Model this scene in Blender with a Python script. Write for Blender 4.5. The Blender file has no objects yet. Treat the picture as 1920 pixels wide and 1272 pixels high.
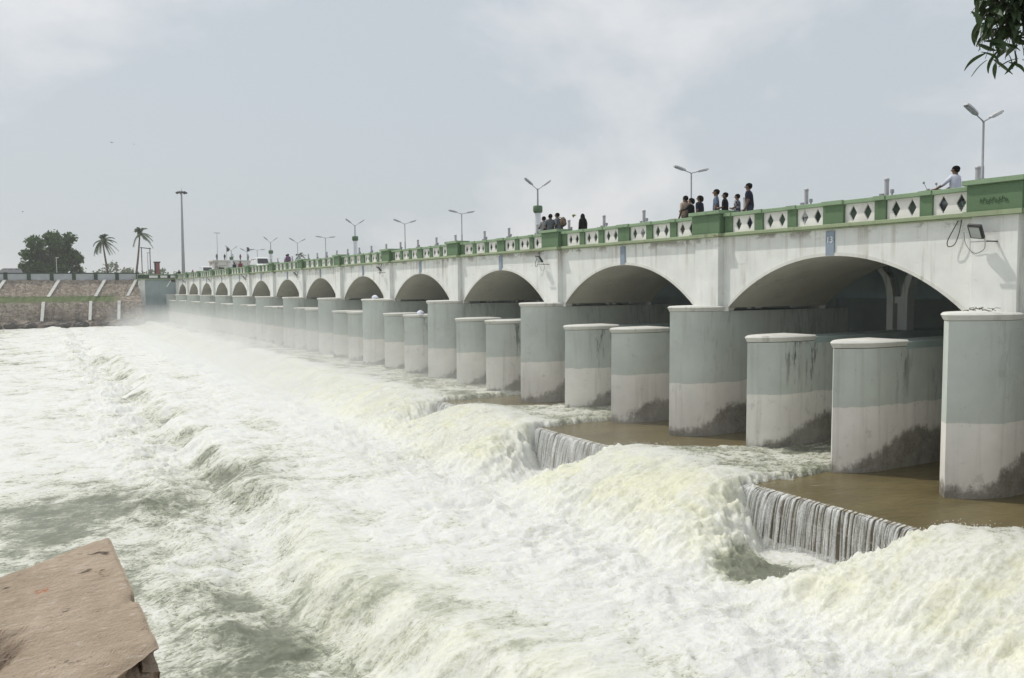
import bpy, bmesh, math, random
import numpy as np
from mathutils import Vector, Matrix

# ------------------------------------------------------------------ camera, sky, sun, exposure
sc = bpy.context.scene
col = sc.collection
CZ = 7.5                      # eye height above datum
OX = 21.2545                  # the bridge front lies this far right of the eye line
YAW, PITCH, ROLL = 0.51509, 0.06164, -0.00934
SUN = Vector((-0.30, 0.43, 0.85)).normalized()

cd = bpy.data.cameras.new('camera'); cam = bpy.data.objects.new('camera', cd); col.objects.link(cam)
fw = Vector((math.sin(YAW)*math.cos(PITCH), math.cos(YAW)*math.cos(PITCH), -math.sin(PITCH)))
r0 = Vector((math.cos(YAW), -math.sin(YAW), 0)); u0 = r0.cross(fw)
rr = r0*math.cos(ROLL) + u0*math.sin(ROLL); uu = u0*math.cos(ROLL) - r0*math.sin(ROLL)
m = Matrix((rr, uu, -fw)).transposed().to_4x4(); m.translation = Vector((-OX, 0, CZ)); cam.matrix_world = m
cd.sensor_width = 36; cd.lens = 30.0; cd.clip_start = 0.1; cd.clip_end = 9000
sc.camera = cam

world = bpy.data.worlds.new('World'); sc.world = world; world.use_nodes = True
wn = world.node_tree.nodes; wl = world.node_tree.links; wn.clear()
def N(nt, t, **k):
    n = nt.nodes.new(t)
    for a, b in k.items():
        if a in n.inputs and not hasattr(n, a): n.inputs[a].default_value = b
        else: setattr(n, a, b)
    return n
wt = world.node_tree
out = N(wt, 'ShaderNodeOutputWorld'); bg = N(wt, 'ShaderNodeBackground'); bg.inputs['Strength'].default_value = 0.1
sky = N(wt, 'ShaderNodeTexSky', sky_type='NISHITA', sun_disc=False)
sky.sun_elevation = math.asin(SUN.z); sky.sun_rotation = math.atan2(SUN.x, SUN.y)
sky.air_density = 1.2; sky.dust_density = 4.0; sky.altitude = 60
geo = N(wt, 'ShaderNodeTexCoord')
mp = N(wt, 'ShaderNodeMapping'); mp.inputs['Scale'].default_value = (1.0, 1.0, 1.5); mp.inputs['Location'].default_value = (5.4, 2.7, 6.9)
n1 = N(wt, 'ShaderNodeTexNoise'); n1.inputs['Scale'].default_value = 2.6; n1.inputs['Detail'].default_value = 9; n1.inputs['Roughness'].default_value = 0.56; n1.inputs['Distortion'].default_value = 0.25
r1 = N(wt, 'ShaderNodeValToRGB'); r1.color_ramp.elements[0].position = 0.44; r1.color_ramp.elements[1].position = 0.60
r1.color_ramp.elements[0].color = (5.9, 6.45, 6.9, 1); r1.color_ramp.elements[1].color = (8.1, 8.2, 8.35, 1)
mx = N(wt, 'ShaderNodeMix', data_type='RGBA'); mx.inputs[0].default_value = 0.86
wl.new(geo.outputs['Generated'], mp.inputs['Vector']); wl.new(mp.outputs[0], n1.inputs['Vector'])
wl.new(n1.outputs['Fac'], r1.inputs['Fac']); wl.new(sky.outputs[0], mx.inputs[6]); wl.new(r1.outputs[0], mx.inputs[7])
wl.new(mx.outputs[2], bg.inputs['Color']); wl.new(bg.outputs[0], out.inputs['Surface'])

sd = bpy.data.lights.new('sun', 'SUN'); sd.energy = 2.6; sd.angle = math.radians(0.8); sd.color = (1.0, 0.955, 0.88)
so = bpy.data.objects.new('sun', sd); col.objects.link(so); so.rotation_euler = SUN.to_track_quat('Z', 'Y').to_euler(); so.location = (0, 0, 60)
vs = sc.view_settings; vs.view_transform = 'Standard'; vs.look = 'None'; vs.exposure = 0.0; vs.gamma = 1.0; vs.use_curve_mapping = False
sc.render.engine = 'CYCLES'; cy = sc.cycles
cy.use_denoising = True; cy.max_bounces = 7; cy.diffuse_bounces = 4; cy.glossy_bounces = 3; cy.transmission_bounces = 3; cy.volume_bounces = 2
cy.transparent_max_bounces = 12; cy.caustics_reflective = False; cy.caustics_refractive = False; cy.volume_step_rate = 1.0; cy.volume_max_steps = 128

# ------------------------------------------------------------------ helpers
rng = random.Random(7); nrg = np.random.default_rng(7)
def W(d, t, z): return Vector((d-OX, t, z+CZ))
def link(o, parent=None):
    col.objects.link(o)
    if parent is not None: o.parent = parent
    return o
def tag(o, label=None, cat=None, group=None, kind=None):
    for k, v in (('label', label), ('category', cat), ('group', group), ('kind', kind)):
        if v: o[k] = v
    return o
def empty(name, loc=(0, 0, 0), rz=0.0):
    o = bpy.data.objects.new(name, None); o.empty_display_size = 0.2; o.location = loc; o.rotation_euler = (0, 0, rz); col.objects.link(o); return o
class MB:
    def __init__(s): s.v = []; s.f = []; s.mi = []
    def add(s, vs, fs, mi=0):
        b = len(s.v); s.v += [tuple(p) for p in vs]; s.f += [tuple(i+b for i in q) for q in fs]; s.mi += [mi]*len(fs); return s
    def box(s, x0, x1, y0, y1, z0, z1, mi=0, M=None):
        p = [(x0,y0,z0),(x1,y0,z0),(x1,y1,z0),(x0,y1,z0),(x0,y0,z1),(x1,y0,z1),(x1,y1,z1),(x0,y1,z1)]
        if M is not None: p = [M @ Vector(q) for q in p]
        return s.add(p, [(3,2,1,0),(4,5,6,7),(0,1,5,4),(1,2,6,5),(2,3,7,6),(3,0,4,7)], mi)
    def prism(s, outl, z0, z1, mi=0, cap=True, off0=None):
        n = len(outl); lo = off0 or outl
        p = [(x, y, z0) for x, y in lo] + [(x, y, z1) for x, y in outl]
        f = [(i, (i+1) % n, n+(i+1) % n, n+i) for i in range(n)]
        if cap: f += [tuple(range(n-1, -1, -1)), tuple(range(n, 2*n))]
        return s.add(p, f, mi)
    def tube(s, pts, rad, seg=8, mi=0, cap=True):
        pts = [Vector(p) for p in pts]; n = len(pts); rad = rad if isinstance(rad, (list, tuple)) else [rad]*n
        vs = []; pn = None
        for i, p in enumerate(pts):
            t = (pts[min(i+1, n-1)] - pts[max(i-1, 0)]).normalized()
            if pn is None: pn = t.orthogonal().normalized()
            pn = (pn - t*pn.dot(t)).normalized(); b = t.cross(pn)
            for k in range(seg):
                a = 2*math.pi*k/seg; vs.append(p + (pn*math.cos(a) + b*math.sin(a))*rad[i])
        fs = [(i*seg+k, i*seg+(k+1) % seg, (i+1)*seg+(k+1) % seg, (i+1)*seg+k) for i in range(n-1) for k in range(seg)]
        if cap: fs += [tuple(range(seg-1, -1, -1)), tuple(range((n-1)*seg, n*seg))]
        return s.add(vs, fs, mi)
    def ball(s, c, r, seg=10, ring=6, mi=0, z0=-1.0):
        c = Vector(c); r = r if isinstance(r, (tuple, list)) else (r, r, r); vs = []; fs = []
        for i in range(ring+1):
            ph = math.asin(z0) + (math.pi/2-math.asin(z0))*i/ring
            for k in range(seg):
                a = 2*math.pi*k/seg; vs.append((c.x+r[0]*math.cos(ph)*math.cos(a), c.y+r[1]*math.cos(ph)*math.sin(a), c.z+r[2]*math.sin(ph)))
        fs = [(i*seg+k, i*seg+(k+1) % seg, (i+1)*seg+(k+1) % seg, (i+1)*seg+k) for i in range(ring) for k in range(seg)]
        fs.append(tuple(range(seg-1, -1, -1)))
        return s.add(vs, fs, mi)
    def mesh(s, name, mats, smooth=None):
        me = bpy.data.meshes.new(name); me.from_pydata(s.v, [], s.f)
        for q in (mats if isinstance(mats, (list, tuple)) else [mats]): me.materials.append(q)
        if any(s.mi): me.polygons.foreach_set('material_index', s.mi)
        if smooth is not None:
            me.polygons.foreach_set('use_smooth', [True]*len(me.polygons)); me.set_sharp_from_angle(angle=math.radians(smooth))
        me.update(); return me
    def obj(s, name, mats, parent=None, smooth=None, loc=None):
        o = bpy.data.objects.new(name, s.mesh(name, mats, smooth))
        if loc is not None: o.location = loc
        return link(o, parent)
def inst(name, me, parent=None, loc=(0, 0, 0), rot=None, scale=None):
    o = bpy.data.objects.new(name, me); o.location = loc
    if rot is not None: o.rotation_euler = rot
    if scale is not None: o.scale = scale
    return link(o, parent)
def bevel(me, w, seg=1):
    bm = bmesh.new(); bm.from_mesh(me); bmesh.ops.bevel(bm, geom=bm.edges[:]+bm.verts[:], offset=w, segments=seg, affect='EDGES', clamp_overlap=True); bm.to_mesh(me); bm.free(); return me

# ------------------------------------------------------------------ materials
def newmat(name):
    mt = bpy.data.materials.new(name); mt.use_nodes = True; nt = mt.node_tree; nt.nodes.clear()
    o = nt.nodes.new('ShaderNodeOutputMaterial'); b = nt.nodes.new('ShaderNodeBsdfPrincipled'); nt.links.new(b.outputs[0], o.inputs[0])
    return mt, nt, b
def noise(nt, scale, detail=4, rough=0.55, vec=None, dist=0.0, sc3=None):
    n = nt.nodes.new('ShaderNodeTexNoise'); n.inputs['Scale'].default_value = scale; n.inputs['Detail'].default_value = detail; n.inputs['Roughness'].default_value = rough; n.inputs['Distortion'].default_value = dist
    if vec is None:
        vec = nt.nodes.new('ShaderNodeNewGeometry').outputs['Position']
    if sc3:
        mpn = nt.nodes.new('ShaderNodeMapping'); mpn.inputs['Scale'].default_value = sc3; nt.links.new(vec, mpn.inputs[0]); vec = mpn.outputs[0]
    nt.links.new(vec, n.inputs['Vector']); return n.outputs['Fac']
def ramp(nt, fac, stops):
    r = nt.nodes.new('ShaderNodeValToRGB'); e = r.color_ramp.elements
    while len(e) < len(stops): e.new(0.5)
    for q, (p, c) in zip(e, stops): q.position = p; q.color = (*c, 1) if len(c) == 3 else c
    nt.links.new(fac, r.inputs[0]); return r.outputs[0]
def math_(nt, op, a, b=None, c=None, clamp=False):
    n = nt.nodes.new('ShaderNodeMath'); n.operation = op; n.use_clamp = clamp
    for i, q in enumerate((a, b, c)):
        if q is None: continue
        if isinstance(q, (int, float)): n.inputs[i].default_value = q
        else: nt.links.new(q, n.inputs[i])
    return n.outputs[0]
def sstep(nt, x, a, b, lo=0.0, hi=1.0):
    n = nt.nodes.new('ShaderNodeMapRange'); n.interpolation_type = 'SMOOTHSTEP'
    for i, q in enumerate((x, a, b, lo, hi)):
        if isinstance(q, (int, float)): n.inputs[i].default_value = q
        else: nt.links.new(q, n.inputs[i])
    return n.outputs[0]
def mixc(nt, f, a, b, mode='MIX'):
    n = nt.nodes.new('ShaderNodeMix'); n.data_type = 'RGBA'; n.blend_type = mode
    for i, q in ((0, f), (6, a), (7, b)):
        if isinstance(q, (int, float)): n.inputs[i].default_value = q
        elif isinstance(q, tuple): n.inputs[i].default_value = (*q, 1) if len(q) == 3 else q
        else: nt.links.new(q, n.inputs[i])
    return n.outputs[2]
def bump(nt, b, h, strength=0.3, dist=0.02):
    n = nt.nodes.new('ShaderNodeBump'); n.inputs['Strength'].default_value = strength; n.inputs['Distance'].default_value = dist
    nt.links.new(h, n.inputs['Height']); nt.links.new(n.outputs[0], b.inputs['Normal'])
def xyz(nt):
    g = nt.nodes.new('ShaderNodeNewGeometry'); s = nt.nodes.new('ShaderNodeSeparateXYZ'); nt.links.new(g.outputs['Position'], s.inputs[0]); return g.outputs['Position'], s.outputs
def plain(name, c, rough=0.6, var=0.12, scale=3.0, metal=0.0, bmp=0.0, bs=40):
    mt, nt, b = newmat(name); f = noise(nt, scale, 5)
    lo = tuple(x*(1-var) for x in c); hi = tuple(min(1, x*(1+var)) for x in c)
    nt.links.new(ramp(nt, f, [(0.3, lo), (0.7, hi)]), b.inputs['Base Color'])
    b.inputs['Roughness'].default_value = rough; b.inputs['Metallic'].default_value = metal
    if bmp: bump(nt, b, noise(nt, bs, 4), bmp, 0.01)
    return mt
def painted(name, c, stain=(0.25, 0.22, 0.16), amount=0.5, rough=0.75, rust=0.0, runs=0.0):
    """old limewash or paint on plaster: mottling, vertical run-off streaks, fine grain"""
    mt, nt, b = newmat(name); pos, s = xyz(nt)
    a = noise(nt, 0.9, 6, 0.6); base = mixc(nt, ramp(nt, a, [(0.3, (0, 0, 0)), (0.72, (1, 1, 1))]), tuple(x*0.86 for x in c), tuple(min(1, x*1.06) for x in c))
    st = noise(nt, 1.0, 5, 0.6, sc3=(3.2, 3.2, 0.28)); st2 = noise(nt, 0.55, 3)
    k = math_(nt, 'MULTIPLY', sstep(nt, st, 0.50, 0.74), sstep(nt, st2, 0.4, 0.7))
    base = mixc(nt, math_(nt, 'MULTIPLY', k, amount), base, stain)
    if rust:
        q = noise(nt, 1.3, 6, 0.65, sc3=(1, 0.8, 2.4)); base = mixc(nt, math_(nt, 'MULTIPLY', sstep(nt, q, 0.62, 0.7), rust), base, (0.16, 0.10, 0.06))
    if runs:
        rs_ = noise(nt, 1.0, 6, 0.66, sc3=(2.6, 2.6, 0.10)); rm = math_(nt, 'MULTIPLY', sstep(nt, rs_, 0.53, 0.68), sstep(nt, s['Z'], CZ+0.2, CZ+1.65)); base = mixc(nt, math_(nt, 'MULTIPLY', rm, runs), base, (0.28, 0.22, 0.15))
        bl_ = noise(nt, 0.8, 7, 0.68, sc3=(1, 1, 1.6)); bm_k = math_(nt, 'MULTIPLY', sstep(nt, bl_, 0.50, 0.58), sstep(nt, math_(nt, 'ADD', s['Z'], math_(nt, 'MULTIPLY', bl_, .5)), CZ+1.62, CZ+1.92)); base = mixc(nt, math_(nt, 'MULTIPLY', bm_k, .6), base, (0.13, 0.095, 0.06))
    fl = noise(nt, 9, 5, 0.7); base = mixc(nt, math_(nt, 'MULTIPLY', sstep(nt, fl, 0.66, 0.74), 0.35), base, tuple(x*0.62 for x in c))
    nt.links.new(base, b.inputs['Base Color']); b.inputs['Roughness'].default_value = rough
    bump(nt, b, noise(nt, 22, 6, 0.65), 0.25, 0.02); return mt
M = {}
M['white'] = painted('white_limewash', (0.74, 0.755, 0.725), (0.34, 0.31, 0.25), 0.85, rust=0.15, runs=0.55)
M['white_trim'] = painted('white_trim', (0.66, 0.66, 0.62), (0.2, 0.18, 0.14), 0.8, rust=0.3)
M['panel'] = painted('panel_plaster', (0.78, 0.765, 0.73), (0.4, 0.38, 0.33), 0.35)
M['green'] = painted('green_paint', (0.105, 0.18, 0.092), (0.06, 0.09, 0.05), 0.5)
M['green_light'] = painted('green_coping_paint', (0.235, 0.335, 0.205), (0.09, 0.13, 0.07), 0.5)
M['ledge'] = painted('ledge_paint', (0.30, 0.36, 0.22), (0.12, 0.09, 0.06), 0.8, rust=0.85)
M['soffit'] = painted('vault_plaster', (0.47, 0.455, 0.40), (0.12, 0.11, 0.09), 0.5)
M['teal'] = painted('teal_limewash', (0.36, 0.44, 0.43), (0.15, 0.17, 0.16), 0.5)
M['teal_shaded'] = painted('shaded_teal_limewash', (0.29, 0.34, 0.33), (0.08, 0.09, 0.09), 0.6)  # darker copy of the teal, painting in the shade behind the arches
M['column'] = painted('column_plaster', (0.56, 0.59, 0.57), (0.07, 0.07, 0.06), 0.9, rust=0.9)
M['greendark'] = plain('dark_green_paint_and_shade', (0.028, 0.055, 0.034), 0.8)  # green paint, deepened to put shade behind the panel holes into its colour
M['asphalt'] = plain('asphalt', (0.06, 0.06, 0.06), 0.9)
M['blueplate'] = painted('blue_plate_paint', (0.25, 0.30, 0.37), (0.17, 0.2, 0.25), 0.5)
M['whitepaint'] = plain('white_paint', (0.78, 0.79, 0.8), 0.5, 0.05)
M['steel'] = plain('galvanised_steel', (0.34, 0.35, 0.36), 0.5, 0.1, 6, 0.3)
M['steel_light'] = plain('pale_grey_metal', (0.5, 0.5, 0.5), 0.5, 0.1, 6, 0.0)
M['dark'] = plain('dark_metal', (0.035, 0.037, 0.04), 0.5)
M['glass'] = plain('lamp_glass', (0.42, 0.45, 0.44), 0.12, 0.05)
M['cable'] = plain('black_cable', (0.03, 0.03, 0.03), 0.6)
M['rubber'] = plain('rubber', (0.025, 0.025, 0.025), 0.8)

def pier_mat(name, drips):
    mt, nt, b = newmat(name); pos, s = xyz(nt); x, y, z = s['X'], s['Y'], s['Z']
    mot = noise(nt, 0.8, 6, 0.62); mo = ramp(nt, mot, [(0.28, (0.86, 0.86, 0.86)), (0.72, (1.05, 1.05, 1.05))])
    w1 = noise(nt, 1.9, 7, 0.65)
    zb = math_(nt, 'ADD', z, math_(nt, 'MULTIPLY', math_(nt, 'SUBTRACT', w1, 0.5), 0.18))
    band = sstep(nt, zb, CZ-3.50, CZ-3.465)
    base = mixc(nt, band, (0.80, 0.775, 0.73), (0.54, 0.58, 0.54))
    base = mixc(nt, 1.0, base, mo, 'MULTIPLY')
    # brownish run-off streaks, darker drips hanging from the caps
    st = noise(nt, 1.0, 6, 0.62, sc3=(3.6, 3.6, 0.22)); g = noise(nt, 0.7, 3)
    base = mixc(nt, math_(nt, 'MULTIPLY', sstep(nt, st, 0.5, 0.75), 0.30), base, (0.26, 0.235, 0.19))
    dr = noise(nt, 1.0, 7, 0.68, sc3=(5.5, 5.5, 0.9)); sel = noise(nt, 0.42, 2, sc3=(1.3, 1.3, 0.1))
    hm = sstep(nt, z, CZ-4.4, CZ-1.7)
    dm = math_(nt, 'MULTIPLY', math_(nt, 'MULTIPLY', sstep(nt, dr, 0.5, 0.6), sstep(nt, sel, 0.45, 0.56)), math_(nt, 'MULTIPLY', hm, sstep(nt, x, -0.9, -0.2)))
    base = mixc(nt, math_(nt, 'MULTIPLY', dm, drips), base, (0.045, 0.04, 0.035))
    pk = noise(nt, 2.6, 8, 0.7); base = mixc(nt, math_(nt, 'MULTIPLY', sstep(nt, pk, 0.58, 0.66), 0.30), base, (0.33, 0.32, 0.29)); pk2 = noise(nt, 1.1, 8, 0.7, sc3=(1, 1, 2.2)); base = mixc(nt, math_(nt, 'MULTIPLY', sstep(nt, pk2, 0.60, 0.70), 0.35), base, (0.70, 0.70, 0.67))
    # the damp, algae-dark foot: low at the nose, climbing along the flank
    wn_ = noise(nt, 0.9, 8, 0.68); fine = noise(nt, 7, 5, 0.7, sc3=(1, 1, 0.35))
    top = sstep(nt, x, -1.45, 0.9, CZ-5.08, CZ-4.25)
    top = math_(nt, 'ADD', top, math_(nt, 'MULTIPLY', math_(nt, 'SUBTRACT', wn_, 0.5), 1.35))
    top = math_(nt, 'ADD', top, math_(nt, 'MULTIPLY', math_(nt, 'SUBTRACT', fine, 0.5), 0.55))
    df = math_(nt, 'SUBTRACT', top, z)
    wet = sstep(nt, df, -0.10, 0.22)
    grain = noise(nt, 14, 5, 0.7); wet = math_(nt, 'MULTIPLY', wet, sstep(nt, grain, 0.25, 0.6, 0.78, 1.0))
    base = mixc(nt, math_(nt, 'MULTIPLY', wet, sstep(nt, wn_, 0.3, 0.7, 0.62, 0.92)), base, mixc(nt, mot, (0.06, 0.053, 0.04), (0.15, 0.135, 0.10)))
    sp = noise(nt, 16, 3, 0.5); base = mixc(nt, math_(nt, 'MULTIPLY', sstep(nt, sp, 0.72, 0.76), 0.7), base, (0.1, 0.1, 0.1))
    nt.links.new(base, b.inputs['Base Color'])
    rg = sstep(nt, wet, 0, 1, 0.8, 0.45); nt.links.new(rg, b.inputs['Roughness'])
    bump(nt, b, noise(nt, 18, 7, 0.68), 0.3, 0.025); return mt
M['pier'] = pier_mat('pier_limewash', 0.22); M['pier_low'] = pier_mat('dividing_pier_limewash', 0.85)

# ------------------------------------------------------------------ the bridge (a barrage with arched spans)
L = 10.5; Y0 = 12.82; NB0, NB1 = -1, 13            # bays -1 .. 12, piers -1 .. 13
def yc(n): return Y0 + L*n
bridge = tag(empty('bridge', (0, 0, 0)), 'long white arched barrage bridge with green parapet across the river', 'bridge')
ZS, ZCR = CZ-0.82, CZ+0.84; HS = 4.375; RISE = ZCR-ZS; R_ = (HS*HS+RISE*RISE)/(2*RISE)
ZT = CZ+1.68; XF = 0.25; XV = 5.2
NA = 28
arc = []
a0 = math.asin(HS/R_)
for i in range(NA+1):
    a = -a0+2*a0*i/NA; arc.append((R_*math.sin(a), ZCR-R_+R_*math.cos(a)))
sp = MB(); va = MB(); ed = MB()
hw = L/2
for X, flip in ((XF, False), (XV, True)):
    pts = []; fs = []
    prof = [(-hw, CZ-0.95)] + [(arc[0][0]-0.002, CZ-0.95)] + arc + [(arc[-1][0]+0.002, CZ-0.95), (hw, CZ-0.95)]
    k = len(prof); pts = [(X, y, z) for y, z in prof] + [(X, y, ZT) for y, z in prof]
    fs = [((i, i+1, k+i+1, k+i) if flip else (i+1, i, k+i, k+i+1)) for i in range(k-1)]
    sp.add(pts, fs)
vp = [(XF+0.001, y, z) for y, z in arc] + [(XV-0.001, y, z) for y, z in arc]; k = len(arc)
va.add(vp, [(i, i+1, k+i+1, k+i) for i in range(k-1)])
# thin raised lip round the arch
r2 = [(y*(1+0.10/R_), ZCR-R_+(z-ZCR+R_)*(1+0.10/R_)) for y, z in arc]
v = []; X1 = XF-0.035
for (y, z), (y2, z2) in zip(arc, r2): v += [(X1, y, z), (X1, y2, z2), (XF+0.05, y2, z2), (XF+0.05, y, z)]
f = []
for i in range(NA):
    b0 = i*4
    f += [(b0+q, b0+(q+1) % 4, b0+4+(q+1) % 4, b0+4+q) for q in range(4)]
ed.add(v, f)
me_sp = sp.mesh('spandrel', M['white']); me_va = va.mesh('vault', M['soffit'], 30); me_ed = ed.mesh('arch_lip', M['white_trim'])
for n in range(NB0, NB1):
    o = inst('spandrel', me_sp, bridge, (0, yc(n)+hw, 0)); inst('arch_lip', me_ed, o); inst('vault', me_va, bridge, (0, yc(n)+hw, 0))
# pilasters
me_pl = bevel(MB().box(0.0, XF+0.2, -0.6, 0.6, CZ-0.80, ZT).mesh('pilaster', M['white']), 0.012)
# piers: ogival nose
def ogive(tip, hw_, xs, xe, seg=9, a_tip=40):
    at = math.radians(a_tip); Rr = hw_/(1-math.sin(at)); ln = Rr*math.cos(at); sx = (xs-tip)/ln
    pts = []
    for i in range(seg+1):
        a = math.pi/2-(math.pi/2-at)*i/seg   # shoulder -> tip, on the -y side
        pts.append((xs-(Rr*math.cos(a))*sx, -(hw_-Rr*(1-math.sin(a)))))
    near = pts[::-1]                         # tip -> shoulder (-y)
    far = [(x, -y) for x, y in pts]
    o = near+[(xe, -hw_), (xe, hw_)]+far[:-1]
    return o
def pier_mesh(name, hw_, tip, xs, xe, ztop, zbot=CZ-7.4):
    o = ogive(tip, hw_, xs, xe); lo = [(x-0.05 if x < xs else x, y*1.03) for x, y in o]
    b = MB(); b.prism(o, zbot, ztop, off0=lo); return b.mesh(name, M['pier_low'] if 'div' in name else M['pier'], 35)
def cap_mesh(name, hw_, tip, xs, xe, z0, th, ov=0.09):
    g = lambda e: ogive(tip-e*1.25, hw_+e, xs, xe)
    b = MB(); b.prism(g(ov), z0+th*0.25, z0+th*0.8, cap=False, off0=g(0.02)); b2 = g(ov); b3 = g(ov-0.05)
    n = len(b2); p = [(x, y, z0+th*0.8) for x, y in b2]+[(x, y, z0+th) for x, y in b3]
    b.add(p, [(i, (i+1) % n, n+(i+1) % n, n+i) for i in range(n)]+[tuple(range(n, 2*n))])
    q = g(0.02); b.add([(x, y, z0+th*0.25) for x, y in q], [tuple(range(n-1, -1, -1))])
    return b.mesh(name, M['white_trim'], 50)
TIP = -1.56
me_fp = pier_mesh('pier', 0.78, TIP, 0.0, 6.8, CZ-0.95); me_fc = cap_mesh('pier_cap', 0.78, TIP, 0.0, 0.7, CZ-1.0, 0.24)
me_lp = pier_mesh('dividing_pier', 0.62, TIP, -0.15, 8.6, CZ-1.86); me_lc = cap_mesh('pier_cap', 0.62, TIP, -0.15, 0.75, CZ-1.90, 0.24)
me_lk = MB().box(0.75, 8.5, -0.625, 0.625, CZ-1.93, CZ-1.74).mesh('pier_coping', M['teal'])
wide = {4: 1.25, 8: 1.25}
for n in range(NB0, NB1+1):
    inst('pilaster', me_pl, bridge, (0, yc(n), 0))
    o = inst('pier', me_fp, bridge, (0, yc(n)+0.14+(0.35 if n in wide else 0), 0), scale=(1, wide.get(n, 1)*1.0 if n not in wide else 1.5, 1)); inst('pier_cap', me_fc, o)
    if n < NB1:
        for dy in (3.59, 6.93):
            o = inst('dividing_pier', me_lp, bridge, (0, yc(n)+dy+nrg.uniform(-.04, .04), nrg.uniform(-.03, .03))); inst('pier_cap', me_lc, o); inst('pier_coping', me_lk, o)
# deck, kerb, upstream parapet, gate platform and breast wall
ya, yb = yc(NB0)-0.6, yc(NB1)+0.9
MB().box(XF+0.06, 7.9, ya, yb, CZ+1.25, CZ+1.79).obj('deck', M['asphalt'], bridge)
bk = MB().box(7.6, 7.9, ya, yb, CZ+1.78, CZ+3.1); bk.box(7.52, 7.98, ya, yb, CZ+3.1, CZ+3.22); bk.obj('upstream_parapet', M['greendark'], bridge)
MB().box(5.3, 10.3, ya, yb, CZ+0.72, CZ+1.24).obj('gate_platform', M['teal_shaded'], bridge)  # rear edge lengthened to keep daylight out of the arch interior
MB().box(9.0, 9.4, ya, yb, CZ-7.0, CZ-0.65).obj('breast_wall', M['teal_shaded'], bridge)
MB().box(9.9, 10.2, ya, yb, CZ-0.9, CZ+1.3).obj('light_blocking_wall', M['teal_shaded'], bridge)  # added wall that closes the upstream opening so the arch interior stays dark
# Y-headed gate columns on the second dividing pier of each bay
cb = MB()
for s_ in (-1, 1):
    pr = [(0.16, CZ-1.74), (0.16, CZ-0.55), (0.2, CZ-0.2), (0.34, CZ+0.2), (0.62, CZ+0.55), (0.78, CZ+0.72)]; wd = [0.26, .26, .26, .26, .28, .3]
    for (y1, z1), (y2, z2), w1, w2 in zip(pr[:-1], pr[1:], wd[:-1], wd[1:]):
        a = [(6.2, s_*y1, z1), (6.2, s_*(y1+w1), z1), (6.6, s_*(y1+w1), z1), (6.6, s_*y1, z1)]; b = [(6.2, s_*y2, z2), (6.2, s_*(y2+w2), z2), (6.6, s_*(y2+w2), z2), (6.6, s_*y2, z2)]
        cb.add(a+b, [(0, 1, 5, 4), (1, 2, 6, 5), (2, 3, 7, 6), (3, 0, 4, 7)])
cb.box(6.3, 6.55, -0.16, 0.16, CZ-0.75, CZ-0.5); cb.box(6.35, 6.5, -0.05, 0.08, CZ-1.74, CZ-0.75)
me_cb = cb.mesh('gate_column', M['column'])
for n in range(NB0, NB1): inst('gate_column', me_cb, bridge, (0, yc(n)+6.93+0.35, 0)); inst('gate_column', me_cb, bridge, (0, yc(n)+3.59+0.2, 0))

# parapet: ledge, blocks, posts, pierced panels, coping
lay = [('p', .76, 1.82), ('s', 1.82, 2.20), ('p', 2.20, 3.26), ('s', 3.26, 3.64), ('p', 3.64, 4.70), ('m', 4.70, 5.46), ('p', 5.46, 6.52), ('s', 6.52, 6.90), ('p', 6.90, 7.96), ('s', 7.96, 8.34), ('p', 8.34, 9.40), ('s', 9.40, 9.74)]
def diamond(cx, cz, a, b, steps=4):
    """stepped lozenge, counter-clockwise seen from -x with y to the left"""
    q = []
    for i in range(steps):
        f0, f1 = i/steps, (i+1)/steps; q.append((a*f0, b*(1-f0))); q.append((a*(f0+0.62/steps), b*(1-f0-0.30/steps)))
    quad = q+[(a, 0)]
    r = quad + [(x, -z) for x, z in quad[-2::-1]]; l = [(-x, z) for x, z in r[-2:0:-1]]
    return [(cx+x, cz+z) for x, z in r], [(cx+x, cz+z) for x, z in ([r[-1]]+l+[r[0]])]
def panel_mesh(w, h, th=0.045):
    b = MB(); X = 0.0
    cells = [(-w/2, 0, -w*0.235), (0, w/2, w*0.235)]
    for x0, x1, cx in cells:
        R1, L1 = diamond(cx, h/2, 0.135, 0.235)
        for X_, fl in ((0.0, False), (th, True)):
            pr = [(cx, h)]+[(q) for q in R1]+[(cx, 0), (x1, 0), (x1, h)]
            pl = [(cx, 0)]+L1+[(cx, h), (x0, h), (x0, 0)]
            for poly in (pr, pl):
                vv = [(X_, -yy, zz) for yy, zz in poly]; ids = tuple(range(len(vv)))
                b.add(vv, [ids if fl else ids[::-1]])
        loop = R1+L1[1:-1]; n = len(loop)
        b.add([(0, -yy, zz) for yy, zz in loop]+[(th, -yy, zz) for yy, zz in loop], [(i, (i+1) % n, n+(i+1) % n, n+i) for i in range(n)])
    for yy in (-w/2, w/2): b.add([(0, yy, 0), (th, yy, 0), (th, yy, h), (0, yy, h)], [(0, 1, 2, 3)])
    return b.mesh('parapet_panel', M['panel'])
pcache = {}
Z0, Z1 = CZ+1.80, CZ+2.48
def post_mesh(w):
    b = MB(); b.box(0.15, 0.47, -w/2, w/2, Z0, Z1-0.115, 0); b.box(0.07, 0.55, -w/2-0.01, w/2+0.01, Z1-0.115, Z1+0.012, 1); me = b.mesh('parapet_post', [M['green'], M['green_light']]); return bevel(me, 0.008)
lb = MB(); lb.box(0.05, 0.62, -L/2+0.75, L/2-0.75, CZ+1.69, CZ+1.80); lb.box(0.12, 0.5, -L/2+0.75, L/2-0.75, CZ+1.655, CZ+1.69)
me_lb = bevel(lb.mesh('parapet', M['ledge']), 0.012)
cb_ = MB(); cb_.box(0.10, 0.52, -L/2+0.76, L/2-0.75, Z1-0.12, Z1); me_cop = bevel(cb_.mesh('coping', M['green_light']), 0.012)
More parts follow.
